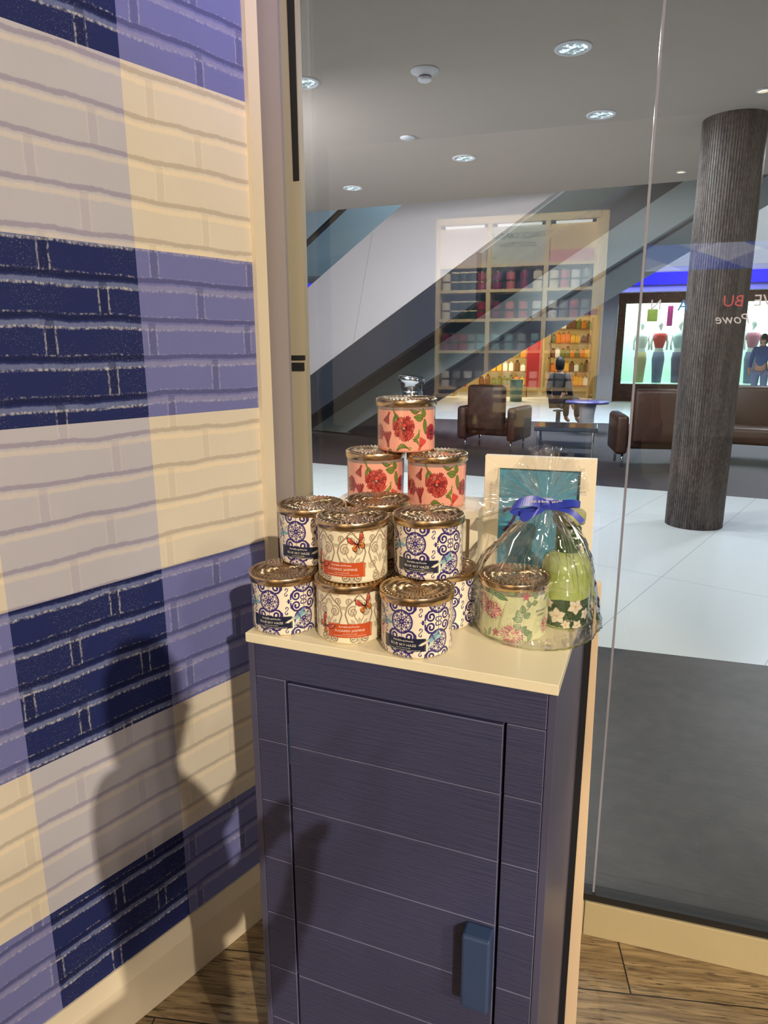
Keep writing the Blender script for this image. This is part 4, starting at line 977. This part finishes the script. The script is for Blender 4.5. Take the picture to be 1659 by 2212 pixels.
for x0, x1 in ((.66, 2.75), (3.3, 5.6)):
    bm = bmesh.new(); box(bm, x0, x1, 21.4, 21.45, .3, 2.7); box(bm, x0-.05, x0, 20.2, 21.45, .3, 2.7); box(bm, x1, x1+.05, 20.2, 21.45, .3, 2.7); box(bm, x0, x1, 20.2, 21.4, .40, .46)
    struct(obj('wall_display', bm, M_MINT))
    struct(obj('window_3', B(x0, x1, 20.08, 20.10, .46, 2.56), M_GLASS))
def mannequin(x, y, topc, lowc, label):
    t = thing('mannequin', label, 'mannequin', (x, y, .46))
    P = [(.0, .60), (.13, .62), (.15, .70), (.12, .86), (.10, .95), (.14, 1.10), (.17, 1.25), (.15, 1.36), (.05, 1.42), (.045, 1.48)]
    obj('torso', lathe(P, 20, sy=.62), pm('mannequin_white', lin(232, 234, 230), .4), t, True)
    obj('head', lathe([(0, 1.46), (.06, 1.50), (.078, 1.58), (.07, 1.66), (0, 1.71)], 16), pm('mannequin_white', lin(232, 234, 230), .4), t, True)
    bm = bmesh.new()
    for sx in (-1, 1): tube(bm, [(sx*.16, 0, 1.30), (sx*.21, .02, 1.10), (sx*.19, -.06, .90)], [.045, .035, .025], 8)
    obj('arms', bm, pm('mannequin_white', lin(232, 234, 230), .4), t, True)
    obj('top', lathe([(.105, .95), (.148, 1.10), (.178, 1.24), (.16, 1.33), (.10, 1.35)], 20, sy=.66), topc, t, True)
    obj('trousers', lathe([(.12, .02), (.14, .35), (.165, .66), (.135, .84)], 20, sy=.7), lowc, t, True)
Wt, Dn, Gy = pm('cloth_white', lin(225, 225, 215), .8), pm('cloth_denim', lin(110, 124, 156), .8), pm('cloth_khaki', lin(190, 176, 130), .8)
mannequin(1.15, 20.6, Wt, Gy, 'mannequin in white top and khaki bottoms in brick shopfront window')
mannequin(1.60, 20.5, M_RED, Dn, 'mannequin in red top in brick shopfront window')
mannequin(2.10, 20.6, pm('cloth_mint', lin(180, 205, 205), .8), pm('cloth_slate', lin(90, 92, 120), .8), 'mannequin in pale top and slate trousers beside dark column in shopfront window')
mannequin(3.9, 20.6, pm('cloth_pink', lin(190, 120, 140), .8), Dn, 'mannequin with pink top in shop window beyond the dark column')
tag(obj('hanging_banner', B(1.72, 1.86, 20.3, 20.33, 1.98, 2.5, bev=.01), pm('magenta', lin(214, 60, 150), .6)), 'magenta hanging banner in brick shopfront window', 'banner')
tag(obj('poster', B(1.22, 1.48, 20.3, 20.32, 2.1, 2.42), pm('poster_green', lin(190, 200, 90), .6)), 'small yellow-green poster high in brick shopfront window', 'poster')

# ---------------- lounge
def armchair(x, y, rz, label, sc=1.0):
    t = thing('armchair', label, 'armchair', (x, y, 0), rz, 'brown leather lounge armchairs'); t.scale = (sc, sc, sc)
    obj('seat', B(-.30, .30, -.28, .30, .22, .43, bev=.05, seg=3), M_LEATHER, t, True)
    bm = B(-.27, .27, .0, .15, .30, .92, bev=.05, seg=3)
    o_ = obj('backrest', bm, M_LEATHER, t, True); o_.location = (0, .26, 0)
    for sx in (-1, 1): obj('arm', B(min(sx*.30, sx*.44), max(sx*.30, sx*.44), -.32, .36, .16, .62, bev=.045, seg=3), M_LEATHER, t, True)
    for sx in (-1, 1):
        for sy in (-1, 1):
            bm = bmesh.new(); tube(bm, [(sx*.34, sy*.26, .17), (sx*.34, sy*.26, 0)], .016, 8); obj('leg', bm, M_CHROME, t, True)
armchair(-1.33, 9.85, 2.9, 'brown leather armchair near escalator base, behind coral candles')
armchair(.68, 9.0, PI+.12, 'brown leather armchair beside dark column, seen across window seam', 1.02)
armchair(1.95, 9.7, -.25, 'brown leather armchair partly hidden behind dark column', 1.0)
tb = thing('coffee_table', 'low dark blue coffee table between the brown armchairs', 'table', (-.33, 9.55, 0))
obj('tabletop', B(-.40, .40, -.30, .30, .34, .40, bev=.01), pm('midnight_top', lin(34, 36, 58), .15, coat=.5), tb); obj('lower_shelf', B(-.36, .36, -.26, .26, .12, .15), M_DARK, tb)
for sx in (-.35, .35):
    for sy in (-.25, .25):
        bm = bmesh.new(); tube(bm, [(sx, sy, 0), (sx, sy, .34)], .018, 8); obj('leg', bm, M_CHROME, tb)
t2 = thing('side_table', 'round violet-topped side table with white pedestal near the armchairs', 'table', (-.10, 12.2, 0))
obj('tabletop', lathe([(0, .50), (.36, .50), (.37, .52), (.36, .54), (0, .54)], 32), pm('violet_top', lin(96, 92, 150), .2, coat=.4), t2, True); obj('pedestal', lathe([(.14, 0), (.13, .05), (.12, .30), (.15, .50)], 24), pm('white_pedestal', lin(225, 228, 232), .4), t2, True)
bn = thing('litter_bin', 'polished steel litter bin behind the topmost coral candle', 'bin', (-2.02, 7.75, 0))
obj('bin_body', lathe([(0, 0), (.13, 0), (.13, .92), (.125, .94), (0, .94)], 32), M_CHROME, bn, True)
bm = lathe([(.118, .94), (.12, 1.02), (.15, 1.03), (.15, 1.08), (.135, 1.10), (0, 1.10)], 32)
for v in bm.verts:
    if v.co.z > 1.0: v.co.z += -.35*v.co.x*.35
obj('hood', bm, M_CHROME, bn, True)

# ---------------- people
def skin_mesh(name, nodes, edges, mat, parent, lvl=2):
    me = bpy.data.meshes.new(name); bm = bmesh.new(); sk = bm.verts.layers.skin.verify(); V = []
    for i, (p, r) in enumerate(nodes):
        v = bm.verts.new(p); v[sk].radius = (r, r) if not isinstance(r, tuple) else r; v[sk].use_root = (i == 0); V.append(v)
    for a, b in edges: bm.edges.new((V[a], V[b]))
    bm.to_mesh(me); bm.free(); o_ = bpy.data.objects.new(name, me); COL.objects.link(o_); o_.parent = parent
    sm = o_.modifiers.new('skin', 'SKIN'); sm.use_smooth_shade = True; ss = o_.modifiers.new('sub', 'SUBSURF'); ss.levels = lvl; ss.render_levels = lvl
    me.materials.append(mat); return o_
def person(label, loc, rz, shirt, trousers, seated=False, hands_up=False):
    t = thing('person', label, 'person', loc, rz)
    hz = .46 if seated else .93
    def J(x, y, z): return (x, y, z if not seated else z-.47)
    n = [(J(0, 0, .95), .12), (J(0, 0, 1.12), .11), (J(0, .01, 1.32), .125), (J(0, .02, 1.44), .055), (J(0, .02, 1.48), .05), (J(0, 0, 1.55), (.074, .082)), (J(0, -.01, 1.62), (.068, .076))]
    e = [(0, 1), (1, 2), (2, 3), (3, 4), (4, 5), (5, 6)]
    for sx in (-1, 1):
        b = len(n)
        if hands_up: n += [(J(sx*.17, .01, 1.38), .05), (J(sx*.21, -.02, 1.12), .042), (J(sx*.10, -.22, 1.24), .032), (J(sx*.06, -.26, 1.33), .022)]
        else: n += [(J(sx*.17, .01, 1.38), .05), (J(sx*.23, .02, 1.12), .042), (J(sx*.22, -.10, .90), .032), (J(sx*.21, -.14, .83), .022)]
        e += [(2, b), (b, b+1), (b+1, b+2), (b+2, b+3)]
        hx, hy, hz_ = n[b+3][0]
        for f, L in ((-.6, .055), (-.2, .068), (.2, .064), (.6, .05)):
            k = len(n); d = (0, -.6, .5) if hands_up else (0, -.35, -.9)
            n += [((hx+f*.022, hy+d[1]*L*.5, hz_+d[2]*L*.5), .009), ((hx+f*.026, hy+d[1]*L-.006, hz_+d[2]*L), .008)]; e += [(b+3, k), (k, k+1)]
        k = len(n); n += [((hx-sx*.035, hy-.03, hz_), .010)]; e += [(b+3, k)]
        b = len(n)
        if seated: n += [((sx*.09, 0, .46), .09), ((sx*.12, -.42, .47), .062), ((sx*.12, -.44, .10), .04), ((sx*.12, -.56, .04), .035)]
        else: n += [((sx*.09, 0, .88), .09), ((sx*.10, -.01, .50), .062), ((sx*.10, .01, .10), .04), ((sx*.10, -.12, .04), .035)]
        e += [(0, b), (b, b+1), (b+1, b+2), (b+2, b+3)]
    skin_mesh('body', n, e, M_SKIN, t)
    g = lambda r, k: tuple(q*k for q in r) if isinstance(r, tuple) else r*k
    sn = [(J(0, 0, .93), .14), (J(0, 0, 1.12), .13), (J(0, .01, 1.32), .145), (J(0, .02, 1.43), .07)]; se = [(0, 1), (1, 2), (2, 3)]
    for sx in (-1, 1):
        b = len(sn)
        sn += [(J(sx*.17, .01, 1.38), .062), (J(sx*(.21 if hands_up else .23), -.02 if hands_up else .02, 1.12), .054), ((J(sx*.12, -.19, 1.22)) if hands_up else J(sx*.222, -.09, .93), .042)]; se += [(2, b), (b, b+1), (b+1, b+2)]
    skin_mesh('shirt', sn, se, shirt, t)
    tn = [((0, 0, .95 if not seated else .48), .135)]; te = []
    for sx in (-1, 1):
        b = len(tn)
        if seated: tn += [((sx*.09, -.02, .46), .10), ((sx*.12, -.42, .47), .074), ((sx*.12, -.44, .12), .055)]
        else: tn += [((sx*.09, 0, .86), .10), ((sx*.10, -.01, .50), .075), ((sx*.10, .01, .09), .056)]
        te += [(0, b), (b, b+1), (b+1, b+2)]
    skin_mesh('trousers', tn, te, trousers, t)
    zo = -.47 if seated else 0
    h = obj('hair', lathe([(0, 1.79), (.045, 1.775), (.078, 1.72), (.084, 1.64), (.076, 1.56), (.055, 1.55)], 20, cap=False), M_HAIR, t, True); h.location = (0, .025, zo-.055)
    f = bmesh.new(); lathe([(0, 0), (.012, .01), (0, .035)], 8, f, 0, -.083); obj('nose', f, M_SKIN, t, True).location = (0, .004, 1.55+zo)
    for sx in (-1, 1):
        bm = bmesh.new(); bmesh.ops.create_uvsphere(bm, u_segments=8, v_segments=6, radius=.009); obj('eye', bm, M_DARK, t, True, loc=(sx*.03, -.070, 1.60+zo))
    return t
DarkCl = pm('cloth_black', lin(30, 30, 38), .8); BlueCl = pm('cloth_blue', lin(60, 90, 140), .8)
person('person in dark clothes seated beyond the violet-topped table, before far shop', (-.62, 13.2, 0), 2.6, DarkCl, DarkCl, seated=True)
tag(obj('stool', lathe([(0, 0), (.16, 0), (.16, .02), (.04, .04), (.04, .30), (.10, .27), (.10, .29), (0, .30)], 24, cx=-.62, cy=13.2), M_DARK, smooth=True), 'dark round stool under the seated person in black', 'stool')
person('person in blue top standing before shop window beyond dark column', (3.72, 18.4, 0), -.4, BlueCl, Dn)
pg = person('person in dark clothes holding up a phone in the store, casting the wall shadow', (.125, -.262, 0), PI-.45, DarkCl, DarkCl, hands_up=True)
pg.scale = (.72, .72, .90)
# ---------------- store shelving behind the camera (seen mirrored in the window)
SY = -7.0; K = 10.0/10.2695
sx_ = lambda x: x*K; sz_ = lambda z: 1.4+(z-1.4)*K
M_OAK = pm('pale_oak', lin(226, 204, 158), .5, var=.04)
un = thing('shelving_unit', 'tall pale wood shelving unit with candles mirrored in the window', 'shelf')
xs = [sx_(-2.29), sx_(-1.55), sx_(-.755), sx_(-.09)]; rows = [sz_(v) for v in (.8493, 1.3795, 1.8249, 2.2288, 2.5685)]; topz = sz_(3.2)
for x in xs: obj('upright', B(x-.03, x+.03, SY-.45, SY, .75, topz), M_OAK, un)
obj('side_panel', B(xs[-1]+.03, xs[-1]+.13, SY-.45, SY+.02, 0, topz), M_OAK, un)
for z in rows: obj('shelf', B(xs[0], xs[-1], SY-.45, SY-.002, z-.04, z), M_OAK, un)
obj('crown', B(xs[0]-.03, xs[-1]+.03, SY-.45, SY+.03, topz-.09, topz), M_OAK, un)
obj('back_board', B(xs[0], xs[-1], SY-.47, SY-.45, .7, topz), pm('shelf_back', lin(90, 92, 100), .6), un)
for i, (a, b) in enumerate(zip(xs, xs[1:])):
    obj('header_panel', B(a+.03, b-.03, SY-.06, SY-.04, rows[-1], topz-.13), pm('header_'+'abc'[i], [lin(228, 210, 200), lin(206, 208, 196), lin(240, 214, 160)][i], .5), un)
    obj('light_bar', B(a+.10, b-.08, SY-.035, SY-.015, topz-.13, topz-.10), em('bar_glow', (1, .97, .88), 9), un)
    obj('drawer', B(a+.01, b-.01, SY-.40, SY+.05, .05, .72, bev=.01), M_OAK, un)
obj('counter', B(xs[0]-.03, xs[-1]+.13, SY-.45, SY+.10, .72, .76), M_OAK, un)
obj('rose_strip', B(xs[2]+.03, xs[3]-.03, SY-.04, SY-.036, rows[-1], rows[-1]+.16), pm('rose_band', lin(200, 140, 140), .5), un)
Mh = lambda x, z: Matrix.Translation((x, SY-.036, z)) @ Matrix.Rotation(PI, 4, 'Z') @ Matrix.Rotation(PI/2, 4, 'X')
xm = (xs[1]+xs[2])/2
place_text('3-WICK CANDLE', .098, Mh(xm, rows[-1]+.33), 'header_lettering', pm('header_ink', lin(20, 20, 24), .5), un, extr=.001)
place_text('COLLECTION', .078, Mh(xm, rows[-1]+.22), 'header_lettering', MATS['header_ink'], un, extr=.001)
def sjar(m, lidm):
    bm = lathe([(0, 0), (.048, 0), (.05, .004), (.05, .072)], 16); lathe([(.052, .070), (.052, .084), (0, .086)], 16, bm, mi=1); me = bpy.data.meshes.new('shelf_candle'); bm.to_mesh(me); bm.free(); me.materials.append(m); me.materials.append(lidm); return me
jc = {k: sjar(pm('jar_'+k, c, .3), M_CREAM if k == 'green' else M_GOLD) for k, c in dict(green=lin(44, 66, 56), ivory=lin(224, 214, 190), crimson=lin(160, 36, 60), plum=lin(130, 44, 84), rose=lin(196, 110, 120), grey=lin(140, 146, 150), teal=lin(120, 160, 170), white=lin(225, 225, 225)).items()}
plan = [[['white', 'grey', 'white', 'grey'], ['teal', 'white', 'teal', 'white'], ['white', 'grey', 'white', 'rose']],
        [['plum', 'plum', 'crimson', 'grey', 'teal'], ['teal', 'teal', 'grey', 'teal'], ['grey', 'rose', 'grey']],
        [['ivory', 'green', 'green', 'green', 'crimson'], ['plum', 'rose', 'rose', 'white'], ['white', 'grey', 'rose', 'grey']],
        [['ivory', 'green', 'green', 'green', 'crimson'], ['plum', 'rose', 'plum', 'ivory'], ['ivory', 'rose', 'white', 'grey']]]
RW = ['lowest', 'second lowest', 'second highest', 'highest']; BY = ['beside escalator reflection', 'in middle bay', 'in bay by its plain side panel']
for ri in range(4):
    for bi in range(3):
        pl_ = plan[ri][bi]; a, b = xs[bi]+.07, xs[bi+1]-.07; nn = len(pl_)
        for k, kd in enumerate(pl_):
            for st_ in range(2):
                o_ = bpy.data.objects.new('shelf_candle', jc[kd]); COL.objects.link(o_); o_.location = (a+.04+(b-a-.08)*k/(nn-1), SY-.09, rows[ri]+.0005+st_*.125); o_.scale = (1.25, 1.25, 1.44)
                g_ = kd + ' jar candles ' + BY[bi] + ', ' + RW[ri] + ' shelf'
                tag(o_, 'mirrored ' + kd + (' upper', ' lower')[1-st_] + ' jar candle ' + BY[bi] + ', ' + RW[ri] + ' shelf', 'candle', g_)

# track lights on the store ceiling
for x, y, lb in ((4.15, -6.0, 'black track spotlight on store ceiling aimed at brick wall, nearer window'), (4.65, -8.2, 'black track spotlight on store ceiling aimed at brick wall, farther from window')):
    t = thing('track_spotlight', lb, 'spotlight', (x+.05, y-.12, 4.8))
    bm = bmesh.new(); tube(bm, [(0, 0, 0), (0, 0, -.10)], .012); obj('stem', bm, M_DARK, t); obj('can', lathe([(.03, -.10), (.05, -.06), (.05, .02)], 20, cap=False), M_DARK, t).location = (0, 0, -.06)
